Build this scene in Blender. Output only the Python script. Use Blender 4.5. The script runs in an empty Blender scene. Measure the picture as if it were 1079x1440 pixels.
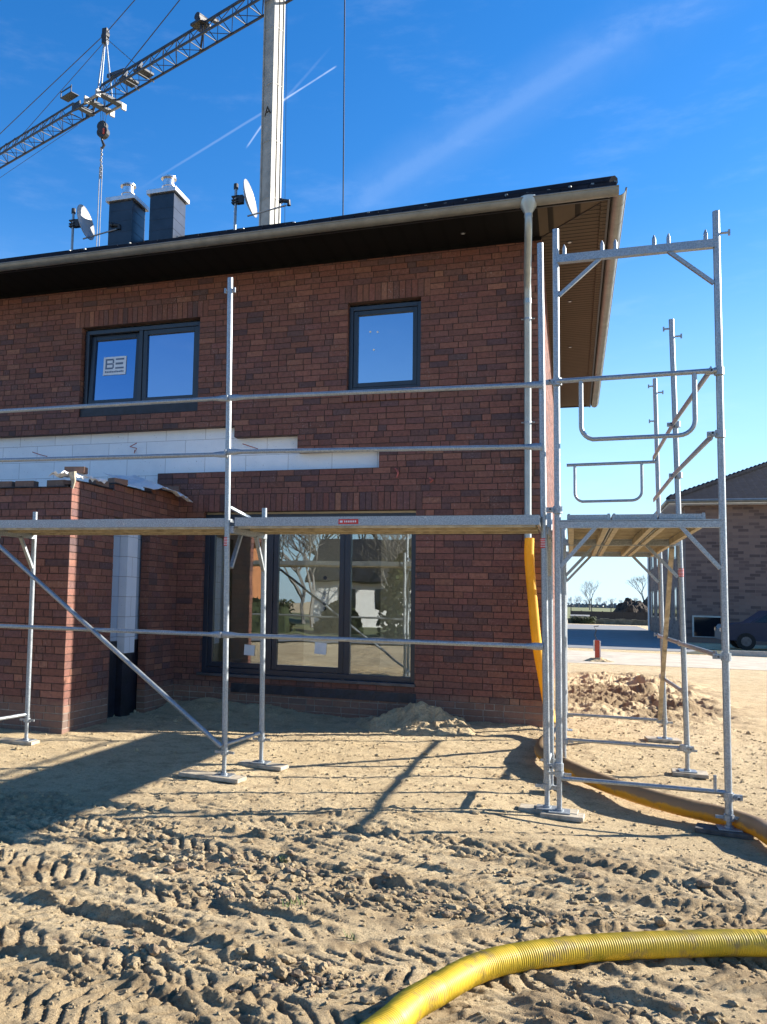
import bpy, bmesh, math, random
import numpy as np
from mathutils import Vector, Matrix
rnd = random.Random(7)
C = bpy.context.scene.collection
R = math.radians
Z = Vector((0, 0, 1))

# ------------------------------------------------------------------ camera
sc = bpy.context.scene
cam = bpy.data.cameras.new('camera'); co = bpy.data.objects.new('camera', cam); C.objects.link(co)
rows = [(0.9418712, 0.3351217, 0.0239173), (0.0049736, -0.0850877, 0.9963610), (-0.3359373, 0.9383248, 0.0818085)]
M = Matrix(((rows[0][0], rows[1][0], -rows[2][0]), (rows[0][1], rows[1][1], -rows[2][1]), (rows[0][2], rows[1][2], -rows[2][2]))).to_4x4()
M.translation = (0, 0, 1.53)
co.matrix_world = M
cam.sensor_fit = 'VERTICAL'; cam.sensor_height = 36.0; cam.lens = 36.0 * 1227.24 / 1440
cam.shift_x = 0.1208; cam.shift_y = 0.0135
cam.clip_start = 0.05; cam.clip_end = 6000
sc.camera = co
sc.render.resolution_x = 767; sc.render.resolution_y = 1024

# ------------------------------------------------------------------ node helpers
def mat(name):
    m = bpy.data.materials.new(name); m.use_nodes = True
    nt = m.node_tree; return m, nt, nt.nodes['Principled BSDF']
def N(nt, t, **k):
    n = nt.nodes.new(t)
    for a, b in k.items():
        if a in n.inputs: n.inputs[a].default_value = b
        else: setattr(n, a, b)
    return n
def L(nt, a, b): nt.links.new(a, b)
def noise(nt, scale, detail=4, rough=.6, vec=None):
    n = N(nt, 'ShaderNodeTexNoise'); n.inputs['Scale'].default_value = scale
    n.inputs['Detail'].default_value = detail; n.inputs['Roughness'].default_value = rough
    if vec is None:
        tc = N(nt, 'ShaderNodeTexCoord'); vec = tc.outputs['Object']
    L(nt, vec, n.inputs['Vector']); return n
def ramp(nt, fac, stops):
    r = N(nt, 'ShaderNodeValToRGB'); e = r.color_ramp.elements
    while len(e) < len(stops): e.new(.5)
    for i, (p, c) in enumerate(stops):
        e[i].position = p; e[i].color = (*c, 1) if len(c) == 3 else c
    L(nt, fac, r.inputs['Fac']); return r.outputs['Color']
def bump(nt, b, height, strength=.3, dist=.01, normal=None):
    n = N(nt, 'ShaderNodeBump'); n.inputs['Strength'].default_value = strength; n.inputs['Distance'].default_value = dist
    L(nt, height, n.inputs['Height'])
    if normal is not None: L(nt, normal, n.inputs['Normal'])
    L(nt, n.outputs['Normal'], b.inputs['Normal']); return n.outputs['Normal']
def mixc(nt, fac, a, b, mode='MIX'):
    n = N(nt, 'ShaderNodeMix'); n.data_type = 'RGBA'; n.blend_type = mode
    for s, v in ((n.inputs[0], fac), (n.inputs[6], a), (n.inputs[7], b)):
        if hasattr(v, 'is_linked') or hasattr(v, 'links'): L(nt, v, s)
        elif isinstance(v, tuple): s.default_value = (*v, 1)
        else: s.default_value = v
    return n.outputs[2]

def simple(name, col, rough=.6, metal=0., var=.15, scale=12, bmp=.15, bdist=.004, col2=None):
    m, nt, b = mat(name)
    n = noise(nt, scale, 5, .65)
    c2 = col2 or tuple(max(0, c * (1 - var * 2)) for c in col)
    c1 = tuple(min(1, c * (1 + var)) for c in col)
    L(nt, ramp(nt, n.outputs['Fac'], [(.3, c2), (.7, c1)]), b.inputs['Base Color'])
    b.inputs['Roughness'].default_value = rough; b.inputs['Metallic'].default_value = metal
    if bmp:
        n2 = noise(nt, scale * 6, 4, .6); bump(nt, b, n2.outputs['Fac'], bmp, bdist)
    return m

def galv(name, base=(.30, .33, .355), rough=.40):
    m, nt, b = mat(name)
    tc = N(nt, 'ShaderNodeTexCoord')
    v = N(nt, 'ShaderNodeTexVoronoi'); v.inputs['Scale'].default_value = 90; L(nt, tc.outputs['Object'], v.inputs['Vector'])
    n = noise(nt, 7, 6, .7, tc.outputs['Object'])
    a = mixc(nt, .5, v.outputs['Distance'], n.outputs['Fac'])
    c = ramp(nt, a, [(.2, tuple(x * .62 for x in base)), (.5, base), (.8, tuple(min(1, x * 1.3) for x in base))])
    d = noise(nt, 23, 5, .75, tc.outputs['Object'])
    c = mixc(nt, ramp(nt, d.outputs['Fac'], [(.6, (0, 0, 0)), (.72, (.8, .8, .8))]), c, (.33, .29, .22))
    d2 = noise(nt, 34, 4, .6, tc.outputs['Object']); c = mixc(nt, ramp(nt, d2.outputs['Fac'], [(.68, (0, 0, 0)), (.70, (.8, .8, .8))]), c, (.55, .53, .48))
    L(nt, c, b.inputs['Base Color'])
    b.inputs['Metallic'].default_value = .65
    L(nt, ramp(nt, n.outputs['Fac'], [(.3, (rough - .1,) * 3), (.7, (rough + .22,) * 3)]), b.inputs['Roughness'])
    bump(nt, b, d.outputs['Fac'], .12, .004)
    return m

MT = {}
MT['galv'] = galv('galvanised_steel')
MT['zinc'] = simple('zinc_sheet', (.22, .225, .21), .42, .5, .12, 5, .06)
MT['zinc_light'] = simple('zinc_pipe', (.36, .40, .40), .38, .5, .10, 4, .05)
MT['black'] = simple('anthracite_trim', (.016, .017, .02), .45, 0, .2, 4, .05)
MT['frame'] = simple('window_frame_anthracite', (.018, .026, .042), .33, 0, .12, 3, .03)
MT['sill'] = simple('sill_metal', (.09, .09, .10), .4, .4, .2, 8, .08)
MT['bitumen'] = simple('bitumen_membrane', (.012, .014, .024), .42, 0, .4, 9, .5, .01)
MT['ply'] = simple('plywood_beige', (.42, .36, .25), .65, 0, .22, 9, .15)
MT['wood'] = simple('weathered_board', (.40, .34, .25), .8, 0, .25, 14, .4)
MT['wood_dark'] = simple('dark_board', (.10, .09, .08), .85, 0, .3, 14, .4)
MT['slate'] = simple('chimney_slate', (.022, .028, .042), .3, 0, .25, 3, .1)
MT['capwhite'] = simple('chimney_cap_metal', (.62, .64, .66), .35, .4, .08, 6, .05)
MT['steel'] = simple('polished_steel', (.70, .70, .70), .22, .9, .1, 12, .05)
MT['dish'] = simple('dish_paint', (.30, .30, .30), .45, 0, .08, 5, .05)
MT['dark'] = simple('dark_plastic', (.02, .02, .022), .5, 0, .2, 8, .1)
MT['crane_dark'] = simple('crane_steel_dark', (.022, .032, .050), .6, .0, .3, 3, .1)
MT['crane_light'] = simple('crane_mast_galvanised', (.27, .27, .25), .6, .05, .16, 2.5, .25, .01)
MT['crane_light2'] = simple('crane_fitting_light', (.26, .26, .25), .5, .2, .16, 2.5, .1)
MT['rope'] = simple('steel_rope', (.05, .055, .065), .5, .4, .1, 8, 0)
MT['white_paint'] = simple('white_paint', (.78, .78, .76), .6, 0, .06, 4, .05)
MT['red'] = simple('red_sticker', (.55, .035, .03), .5, 0, .15, 20, 0)
MT['red_plastic'] = simple('red_plastic', (.45, .06, .03), .5, 0, .2, 20, 0)
MT['plaster'] = simple('interior_plaster', (.66, .60, .48), .9, 0, .08, 2, .1)
MT['plaster_dk'] = simple('interior_gypsum', (.45, .42, .30), .9, 0, .10, 1.2, .1)
MT['screed'] = simple('interior_screed', (.42, .40, .36), .9, 0, .1, 3, .1)
MT['foil'] = simple('white_foil', (.72, .74, .78), .3, 0, .1, 9, .4, .01)
MT['letter'] = simple('sticker_print_grey', (.10, .16, .26), .5, 0, .05, 9, 0)
MT['sticker'] = simple('sticker_white', (.66, .72, .80), .5, 0, .04, 9, 0)
MT['bark'] = simple('bare_branches', (.15, .125, .10), .9, 0, .3, 3, 0)
MT['bark_far'] = simple('distant_branches', (.17, .16, .15), .9, 0, .2, .3, 0)
MT['hedge'] = simple('hedge_leaves', (.045, .06, .02), .8, 0, .5, 2, 0)
MT['soil'] = simple('dark_soil', (.055, .040, .028), .95, 0, .4, 2, .8, .1)
MT['car'] = simple('dark_blue_paint', (.004, .009, .035), .5, .0, .1, 3, 0)
MT['tyre'] = simple('tyre_rubber', (.012, .012, .012), .85, 0, .2, 20, .2)
MT['glass_dark'] = simple('dark_glass', (.01, .013, .018), .08, 0, .1, 2, 0)
MT['asphalt'] = simple('grey_paving', (.20, .20, .20), .9, 0, .12, 1.2, .3, .02)
MT['track'] = simple('gravel_track', (.50, .43, .33), .95, 0, .15, 1.5, .5, .03)
MT['grass'] = simple('field_grass', (.15, .16, .045), .95, 0, .35, .12, .5, .1)
MT['verge'] = simple('verge_grass', (.045, .052, .02), .95, 0, .5, 3, .6, .04)
MT['concrete'] = simple('concrete', (.42, .40, .36), .9, 0, .12, 5, .3)
MT['orange_wall'] = simple('ochre_render', (.42, .17, .07), .9, 0, .12, 2, .2)
MT['tiles_red'] = simple('red_roof_tiles', (.16, .06, .04), .8, 0, .25, 3, .4, .03)
MT['ties'] = simple('red_wall_tie', (.40, .10, .08), .6, 0, .2, 9, 0)

# soffit boards
def soffit(name, col, lines, axis):
    m, nt, b = mat(name)
    tc = N(nt, 'ShaderNodeTexCoord'); s = N(nt, 'ShaderNodeSeparateXYZ'); L(nt, tc.outputs['Object'], s.inputs[0])
    mu = N(nt, 'ShaderNodeMath', operation='MULTIPLY'); L(nt, s.outputs[axis], mu.inputs[0]); mu.inputs[1].default_value = lines
    fr = N(nt, 'ShaderNodeMath', operation='FRACT'); L(nt, mu.outputs[0], fr.inputs[0])
    c = ramp(nt, fr.outputs[0], [(0, tuple(x * .12 for x in col)), (.18, tuple(x * .2 for x in col)), (.24, col), (1, tuple(x * .9 for x in col))])
    n = noise(nt, 3, 4, .6); c = mixc(nt, .5, c, ramp(nt, n.outputs['Fac'], [(.3, (.7, .7, .7)), (.7, (1, 1, 1))]), 'MULTIPLY')
    L(nt, c, b.inputs['Base Color']); b.inputs['Roughness'].default_value = .8; b.inputs['Specular IOR Level'].default_value = .2
    return m
MT['soffit_side'] = soffit('soffit_boards_brown', (.088, .066, .046), 9.5, 'Y')
MT['soffit_corner'] = soffit('soffit_boards_corner', (.10, .075, .052), 3.3, 'X')
MT['soffit_front'] = soffit('soffit_boards_shaded', (.003, .003, .003), 4, 'X')  # near black: shade under the front eaves put into the board colour

# bricks : colour comes from a per-brick attribute (each brick was fired differently)
def brickmat(name, mul=1.0):
    m, nt, b = mat(name)
    tcb = N(nt, 'ShaderNodeTexCoord'); at = N(nt, 'ShaderNodeAttribute'); at.attribute_name = 'Col'
    n = noise(nt, 22, 6, .7)
    n2 = noise(nt, 160, 3, .7)
    c = mixc(nt, .75, at.outputs['Color'], ramp(nt, n.outputs['Fac'], [(.28, (.42, .42, .46)), (.55, (1, 1, 1)), (.75, (1.0, .98, .94))]), 'MULTIPLY')
    n3 = noise(nt, 2.2, 5, .8)       # chalky lime bloom
    n4 = noise(nt, 45, 3, .7)
    bl = N(nt, 'ShaderNodeMath', operation='MULTIPLY')
    L(nt, ramp(nt, n3.outputs['Fac'], [(.50, (0, 0, 0)), (.68, (1, 1, 1))]), bl.inputs[0])
    L(nt, ramp(nt, n4.outputs['Fac'], [(.52, (0, 0, 0)), (.66, (.5, .5, .5))]), bl.inputs[1])
    c = mixc(nt, bl.outputs[0], c, (.36, .30, .27))
    sp = N(nt, 'ShaderNodeSeparateXYZ'); L(nt, tcb.outputs['Object'], sp.inputs[0])
    n5 = noise(nt, 3.5, 6, .75); mm = N(nt, 'ShaderNodeMath', operation='MULTIPLY_ADD'); L(nt, n5.outputs['Fac'], mm.inputs[0]); mm.inputs[1].default_value = -.55; L(nt, sp.outputs['Z'], mm.inputs[2])
    c = mixc(nt, ramp(nt, mm.outputs[0], [(.0, (.32, .32, .32)), (.12, (0, 0, 0))]), c, (.26, .20, .14))
    L(nt, c, b.inputs['Base Color']); b.inputs['Roughness'].default_value = .78
    ad = N(nt, 'ShaderNodeMath', operation='ADD'); L(nt, n.outputs['Fac'], ad.inputs[0]); L(nt, n2.outputs['Fac'], ad.inputs[1])
    bump(nt, b, ad.outputs[0], .55, .006)
    return m
MT['brick'] = brickmat('clinker_brick')
MT['mortar'] = simple('mortar_brown', (.080, .044, .036), .95, 0, .25, 8, .5, .01)
MT['mortar_light'] = simple('mortar_grey', (.30, .27, .23), .95, 0, .25, 8, .5, .01)

def blockmat(name, base, line, bw=.62, bh=.25, fac=1.0):
    m, nt, b = mat(name)
    tc = N(nt, 'ShaderNodeTexCoord'); s = N(nt, 'ShaderNodeSeparateXYZ'); L(nt, tc.outputs['Object'], s.inputs[0])
    a = N(nt, 'ShaderNodeMath', operation='ADD'); L(nt, s.outputs['X'], a.inputs[0]); L(nt, s.outputs['Y'], a.inputs[1])
    cb = N(nt, 'ShaderNodeCombineXYZ'); L(nt, a.outputs[0], cb.inputs[0]); L(nt, s.outputs['Z'], cb.inputs[1])
    br = N(nt, 'ShaderNodeTexBrick'); L(nt, cb.outputs[0], br.inputs['Vector'])
    br.inputs['Scale'].default_value = 1; br.inputs['Brick Width'].default_value = bw; br.inputs['Row Height'].default_value = bh
    br.inputs['Mortar Size'].default_value = .004; br.inputs['Mortar Smooth'].default_value = .3
    br.inputs['Color1'].default_value = (*base, 1); br.inputs['Color2'].default_value = (*[x * .95 for x in base], 1); br.inputs['Mortar'].default_value = (*line, 1)
    n = noise(nt, 5, 6, .7); n2 = noise(nt, 60, 3, .5)
    c = mixc(nt, .5, br.outputs['Color'], ramp(nt, n.outputs['Fac'], [(.3, (.82, .84, .86)), (.7, (1, 1, 1))]), 'MULTIPLY')
    c = mixc(nt, ramp(nt, n2.outputs['Fac'], [(.70, (0, 0, 0)), (.74, (1, 1, 1))]), c, (.25, .22, .2))
    L(nt, c, b.inputs['Base Color']); b.inputs['Roughness'].default_value = .9
    bump(nt, b, n2.outputs['Fac'], .2, .004)
    return m
MT['block'] = blockmat('aerated_concrete', (.84, .86, .88), (.42, .42, .43))
MT['block_panel'] = blockmat('block_panel_shaded', (.30, .37, .46), (.16, .18, .22), .5, .25)  # inner blocks, darkened and blued to carry the shade of the recess
MT['block_shade'] = blockmat('aerated_concrete_small', (.62, .67, .74), (.3, .3, .33), .5, .25)  # aerated concrete with the recess shade mixed into its colour

def nbbrick():
    m, nt, b = mat('neighbour_brick')
    tc = N(nt, 'ShaderNodeTexCoord'); s = N(nt, 'ShaderNodeSeparateXYZ'); L(nt, tc.outputs['Object'], s.inputs[0])
    a = N(nt, 'ShaderNodeMath', operation='ADD'); L(nt, s.outputs['X'], a.inputs[0]); L(nt, s.outputs['Y'], a.inputs[1])
    cb = N(nt, 'ShaderNodeCombineXYZ'); L(nt, a.outputs[0], cb.inputs[0]); L(nt, s.outputs['Z'], cb.inputs[1])
    br = N(nt, 'ShaderNodeTexBrick'); L(nt, cb.outputs[0], br.inputs['Vector'])
    br.inputs['Scale'].default_value = 1; br.inputs['Brick Width'].default_value = .42; br.inputs['Row Height'].default_value = .14
    br.inputs['Mortar Size'].default_value = .012; br.inputs['Bias'].default_value = -.35
    br.inputs['Color1'].default_value = (.20, .135, .11, 1); br.inputs['Color2'].default_value = (.03, .02, .025, 1); br.inputs['Mortar'].default_value = (.18, .13, .11, 1)
    n = noise(nt, 1.5, 5, .6)
    c = mixc(nt, .5, br.outputs['Color'], ramp(nt, n.outputs['Fac'], [(.3, (.75, .75, .78)), (.7, (1, 1, 1))]), 'MULTIPLY')
    L(nt, c, b.inputs['Base Color']); b.inputs['Roughness'].default_value = .85
    bump(nt, b, br.outputs['Fac'], .3, .01)
    return m
MT['nbbrick'] = nbbrick()

def tilemat(name, col):
    m, nt, b = mat(name)
    tc = N(nt, 'ShaderNodeTexCoord'); s = N(nt, 'ShaderNodeSeparateXYZ'); L(nt, tc.outputs['Object'], s.inputs[0])
    h = []
    for ax, k in (('X', 3.3), ('Z', 7.0)):
        mu = N(nt, 'ShaderNodeMath', operation='MULTIPLY'); L(nt, s.outputs[ax], mu.inputs[0]); mu.inputs[1].default_value = k
        fr = N(nt, 'ShaderNodeMath', operation='FRACT'); L(nt, mu.outputs[0], fr.inputs[0]); h.append(fr.outputs[0])
    mi = N(nt, 'ShaderNodeMath', operation='MINIMUM'); L(nt, h[0], mi.inputs[0]); L(nt, h[1], mi.inputs[1])
    n = noise(nt, 4, 4, .6)
    c = mixc(nt, .7, ramp(nt, mi.outputs[0], [(0, tuple(x * .3 for x in col)), (.15, col)]), ramp(nt, n.outputs['Fac'], [(.3, tuple(x * .6 for x in col)), (.7, tuple(x * 1.5 for x in col))]))
    L(nt, c, b.inputs['Base Color']); b.inputs['Roughness'].default_value = .85; b.inputs['Specular IOR Level'].default_value = .1
    bump(nt, b, mi.outputs[0], .6, .03)
    return m
MT['tile'] = tilemat('roof_tiles_anthracite', (.018, .021, .030))

def glassmat(name, refl, tint=(.8, .85, .85), gt=(.95, .98, 1)):
    m = bpy.data.materials.new(name); m.use_nodes = True; nt = m.node_tree; nt.nodes.clear()
    out = N(nt, 'ShaderNodeOutputMaterial'); mx = N(nt, 'ShaderNodeMixShader')
    tr = N(nt, 'ShaderNodeBsdfTransparent'); tr.inputs[0].default_value = (*tint, 1)
    gl = N(nt, 'ShaderNodeBsdfGlossy'); gl.inputs['Roughness'].default_value = .004; gl.inputs[0].default_value = (*gt, 1)
    tc = N(nt, 'ShaderNodeTexCoord'); n = noise(nt, 1.3, 2, .5, tc.outputs['Object'])
    bp = N(nt, 'ShaderNodeBump'); bp.inputs['Strength'].default_value = .07; bp.inputs['Distance'].default_value = .02
    L(nt, n.outputs['Fac'], bp.inputs['Height']); L(nt, bp.outputs[0], gl.inputs['Normal'])
    lw = N(nt, 'ShaderNodeLayerWeight'); lw.inputs[0].default_value = .35
    mr = N(nt, 'ShaderNodeMapRange'); mr.inputs[3].default_value = refl; mr.inputs[4].default_value = 1.0
    L(nt, lw.outputs['Fresnel'], mr.inputs[0]); L(nt, mr.outputs[0], mx.inputs[0])
    L(nt, tr.outputs[0], mx.inputs[1]); L(nt, gl.outputs[0], mx.inputs[2]); L(nt, mx.outputs[0], out.inputs[0])
    return m
MT['glass'] = glassmat('window_glass', .17)
MT['glass_up'] = glassmat('window_glass_upper', .46, (.10, .13, .19), (.62, .78, 1))
MT['glass_upl'] = glassmat('window_glass_upper_left', .36, (.08, .11, .17), (.50, .68, 1))

# yellow drain hose
def hosemat(name, c1, c2, dirt, lo, hi, sub=.0):
    m, nt, b = mat(name)
    n = noise(nt, 5, 5, .6); n2 = noise(nt, 9, 6, .75)
    c = ramp(nt, n.outputs['Fac'], [(.3, c1), (.7, c2)])
    c = mixc(nt, ramp(nt, n2.outputs['Fac'], [(lo, (0, 0, 0)), (hi, (.9, .9, .9))]), c, dirt)
    L(nt, c, b.inputs['Base Color']); b.inputs['Roughness'].default_value = .5; b.inputs['Specular IOR Level'].default_value = .35
    if sub:
        out = [x for x in nt.nodes if x.type == 'OUTPUT_MATERIAL'][0]
        tl = N(nt, 'ShaderNodeBsdfTranslucent'); L(nt, c, tl.inputs[0]); mx = N(nt, 'ShaderNodeMixShader'); mx.inputs[0].default_value = sub
        L(nt, b.outputs[0], mx.inputs[1]); L(nt, tl.outputs[0], mx.inputs[2]); L(nt, mx.outputs[0], out.inputs[0])
    return m
MT['hose'] = hosemat('yellow_hose', (.50, .33, .018), (.62, .42, .03), (.24, .16, .07), .52, .68)
MT['hose_up'] = hosemat('orange_hose', (.76, .42, .02), (.86, .52, .03), (.32, .18, .05), .66, .8, .35)
MT['hose_dirty'] = hosemat('muddy_hose', (.70, .36, .02), (.62, .32, .03), (.22, .15, .085), .52, .68, .22)
_nt = MT['hose_dirty'].node_tree; _b = _nt.nodes['Principled BSDF']; _l = _b.inputs['Base Color'].links[0].from_socket
_g = N(_nt, 'ShaderNodeNewGeometry'); _s = N(_nt, 'ShaderNodeSeparateXYZ'); L(_nt, _g.outputs['Normal'], _s.inputs[0])
_n = noise(_nt, 6, 5, .7); _m = N(_nt, 'ShaderNodeMath', operation='MULTIPLY_ADD'); L(_nt, _n.outputs['Fac'], _m.inputs[0]); _m.inputs[1].default_value = 1.3; L(_nt, _s.outputs['Z'], _m.inputs[2])
_c = mixc(_nt, ramp(_nt, _m.outputs[0], [(.52, (0, 0, 0)), (.80, (.93, .93, .93))]), _l, (.24, .175, .105)); L(_nt, _c, _b.inputs['Base Color'])
for _x in _nt.nodes:
    if _x.type == 'BSDF_TRANSLUCENT': L(_nt, _c, _x.inputs[0])

# sand
def sandmat():
    m, nt, b = mat('sandy_soil')
    tc = N(nt, 'ShaderNodeTexCoord'); v = tc.outputs['Object']
    big = noise(nt, .5, 5, .6, v); mid = noise(nt, 4.5, 7, .7, v); fine = noise(nt, 42, 8, .8, v); grit = noise(nt, 120, 4, .75, v)
    c = ramp(nt, big.outputs['Fac'], [(.3, (.58, .445, .26)), (.7, (.68, .54, .335))])
    c = mixc(nt, ramp(nt, mid.outputs['Fac'], [(.48, (0, 0, 0)), (.70, (.85, .85, .85))]), c, (.34, .245, .145))
    c = mixc(nt, .8, c, ramp(nt, fine.outputs['Fac'], [(.30, (.30, .27, .22)), (.47, (1, 1, 1)), (.75, (1.3, 1.28, 1.22))]), 'MULTIPLY')
    c = mixc(nt, ramp(nt, grit.outputs['Fac'], [(.56, (0, 0, 0)), (.64, (.75, .75, .75))]), c, (.13, .09, .06))
    # damp churned soil of the wheel ruts
    at = N(nt, 'ShaderNodeAttribute'); at.attribute_name = 'Damp'
    c = mixc(nt, at.outputs['Fac'], c, (.26, .18, .10))
    L(nt, c, b.inputs['Base Color']); b.inputs['Roughness'].default_value = .95; b.inputs['Specular IOR Level'].default_value = .15
    ad = N(nt, 'ShaderNodeMath', operation='MULTIPLY_ADD'); L(nt, grit.outputs['Fac'], ad.inputs[0]); ad.inputs[1].default_value = .35; L(nt, fine.outputs['Fac'], ad.inputs[2])
    bump(nt, b, ad.outputs[0], 1.0, .035)
    return m
MT['sand'] = sandmat()

# ------------------------------------------------------------------ mesh helpers
def tag(o, label=None, cat=None, group=None, kind=None):
    if label: o['label'] = label
    if cat: o['category'] = cat
    if group: o['group'] = group
    if kind: o['kind'] = kind
    return o
def thing(name, label, cat, loc=(0, 0, 0), group=None):
    o = bpy.data.objects.new(name, None); C.objects.link(o); o.location = loc
    o.empty_display_size = .2
    return tag(o, label, cat, group)
def wloc(o):
    v = Vector((0, 0, 0))
    while o is not None: v += o.location; o = o.parent
    return v

class MB:
    def __init__(s): s.v = []; s.f = []; s.m = []; s.c = []
    def poly(s, pts, mi=0, col=None):
        i = len(s.v); s.v += [tuple(p) for p in pts]; s.f.append(tuple(range(i, i + len(pts)))); s.m.append(mi); s.c.append(col)
    def box(s, lo, hi, mi=0, rot=None, pivot=None):
        x0, y0, z0 = lo; x1, y1, z1 = hi
        P = [Vector(p) for p in ((x0, y0, z0), (x1, y0, z0), (x1, y1, z0), (x0, y1, z0), (x0, y0, z1), (x1, y0, z1), (x1, y1, z1), (x0, y1, z1))]
        if rot is not None:
            pv = Vector(pivot) if pivot is not None else (Vector(lo) + Vector(hi)) / 2
            P = [pv + rot @ (p - pv) for p in P]
        i = len(s.v); s.v += [tuple(p) for p in P]
        for f in ((0, 3, 2, 1), (4, 5, 6, 7), (0, 1, 5, 4), (1, 2, 6, 5), (2, 3, 7, 6), (3, 0, 4, 7)):
            s.f.append(tuple(i + k for k in f)); s.m.append(mi); s.c.append(None)
    def bar(s, a, b, w, h, mi=0, up=Z):
        a = Vector(a); b = Vector(b); d = (b - a).normalized(); r = d.cross(up)
        if r.length < 1e-4: r = d.cross(Vector((1, 0, 0)))
        r.normalize(); u = r.cross(d); i = len(s.v)
        for p in (a, b):
            for x, y in ((-1, -1), (1, -1), (1, 1), (-1, 1)): s.v.append(tuple(p + r * x * w / 2 + u * y * h / 2))
        for f in ((0, 1, 2, 3), (7, 6, 5, 4), (0, 4, 5, 1), (1, 5, 6, 2), (2, 6, 7, 3), (3, 7, 4, 0)):
            s.f.append(tuple(i + k for k in f)); s.m.append(mi); s.c.append(None)
    def tube(s, pts, r, n=10, mi=0, cap=True, flat=None):
        pts = [Vector(p) for p in pts]; rr = r if isinstance(r, (list, tuple)) else [r] * len(pts)
        i0 = len(s.v); prev = None
        for k, p in enumerate(pts):
            d = (pts[min(k + 1, len(pts) - 1)] - pts[max(k - 1, 0)]).normalized()
            if prev is None:
                a = d.cross(Z) if abs(d.z) < .95 else d.cross(Vector((1, 0, 0)))
            else: a = prev - d * prev.dot(d)
            a.normalize(); prev = a; b_ = d.cross(a)
            fl = flat[k] if flat else (1, 1)
            for j in range(n):
                t = 2 * math.pi * j / n; s.v.append(tuple(p + a * math.cos(t) * rr[k] * fl[0] + b_ * math.sin(t) * rr[k] * fl[1]))
        for k in range(len(pts) - 1):
            for j in range(n):
                q = i0 + k * n + j; q2 = i0 + k * n + (j + 1) % n
                s.f.append((q, q2, q2 + n, q + n)); s.m.append(mi); s.c.append(None)
        if cap:
            s.f.append(tuple(i0 + j for j in reversed(range(n)))); s.m.append(mi); s.c.append(None)
            e = i0 + (len(pts) - 1) * n; s.f.append(tuple(e + j for j in range(n))); s.m.append(mi); s.c.append(None)
    def cone(s, a, b, ra, rb, n=12, mi=0): s.tube([a, b], [ra, rb], n, mi)
    def build(s, name, mats, parent=None, smooth=False, loc=None, col=False):
        if not isinstance(mats, (list, tuple)): mats = [mats]
        off = Vector(loc) if loc is not None else Vector((0, 0, 0))
        base = off + (wloc(parent) if parent is not None else Vector((0, 0, 0)))
        me = bpy.data.meshes.new(name)
        me.from_pydata([(x - base.x, y - base.y, z - base.z) for x, y, z in s.v], [], s.f)
        for m in mats: me.materials.append(m)
        me.polygons.foreach_set('material_index', s.m)
        if smooth: me.polygons.foreach_set('use_smooth', [True] * len(s.f))
        if col:
            a = me.color_attributes.new('Col', 'FLOAT_COLOR', 'CORNER'); buf = []
            for f, c in zip(s.f, s.c):
                c = c or (.1, .06, .05)
                buf += [c[0], c[1], c[2], 1.0] * len(f)
            a.data.foreach_set('color', buf)
        me.update()
        o = bpy.data.objects.new(name, me); C.objects.link(o); o.location = off
        if parent is not None: o.parent = parent
        if smooth:
            try:
                me.set_sharp_from_angle(angle=R(40))
            except Exception: pass
        return o
def bevel(o, w=.004, seg=2):
    b = o.modifiers.new('bevel', 'BEVEL'); b.width = w; b.segments = seg; b.limit_method = 'ANGLE'; b.angle_limit = R(50); return o

def copy_tree(o, parent=None):
    c = o.copy(); C.objects.link(c); c.parent = parent
    for ch in list(o.children): copy_tree(ch, c)
    return c

# ------------------------------------------------------------------ value noise in numpy (for the ground)
def hsh(ix, iy, seed):
    h = (ix.astype(np.int64) * 374761393 + iy.astype(np.int64) * 668265263 + seed * 1442695041) & 0xffffffff
    h = ((h ^ (h >> 13)) * 1274126177) & 0xffffffff
    return ((h ^ (h >> 16)) & 0xffff) / 65535.0
def vn(x, y, seed=0):
    x = np.asarray(x, float); y = np.asarray(y, float)
    ix = np.floor(x); iy = np.floor(y); fx = x - ix; fy = y - iy
    fx = fx * fx * fx * (fx * (fx * 6 - 15) + 10); fy = fy * fy * fy * (fy * (fy * 6 - 15) + 10)
    a = hsh(ix, iy, seed); b = hsh(ix + 1, iy, seed); c = hsh(ix, iy + 1, seed); d = hsh(ix + 1, iy + 1, seed)
    return (a * (1 - fx) + b * fx) * (1 - fy) + (c * (1 - fx) + d * fx) * fy - .5
def fbm(x, y, f, o, seed=0, g=.5):
    t = 0; a = 1
    for k in range(o):
        t = t + a * vn(x * f + 17.3 * k, y * f - 9.1 * k, seed + k); f *= 2.03; a *= g
    return t
def sst(a, b, x):
    t = np.clip((x - a) / (b - a), 0, 1); return t * t * (3 - 2 * t)
def ridged(x, y, f, o, seed):
    t = 0; a = 1
    for k in range(o):
        t = t + a * (1 - 4 * np.abs(vn(x * f + 3.7 * k, y * f + 5.1 * k, seed + k))); f *= 2.1; a *= .5
    return t

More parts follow.
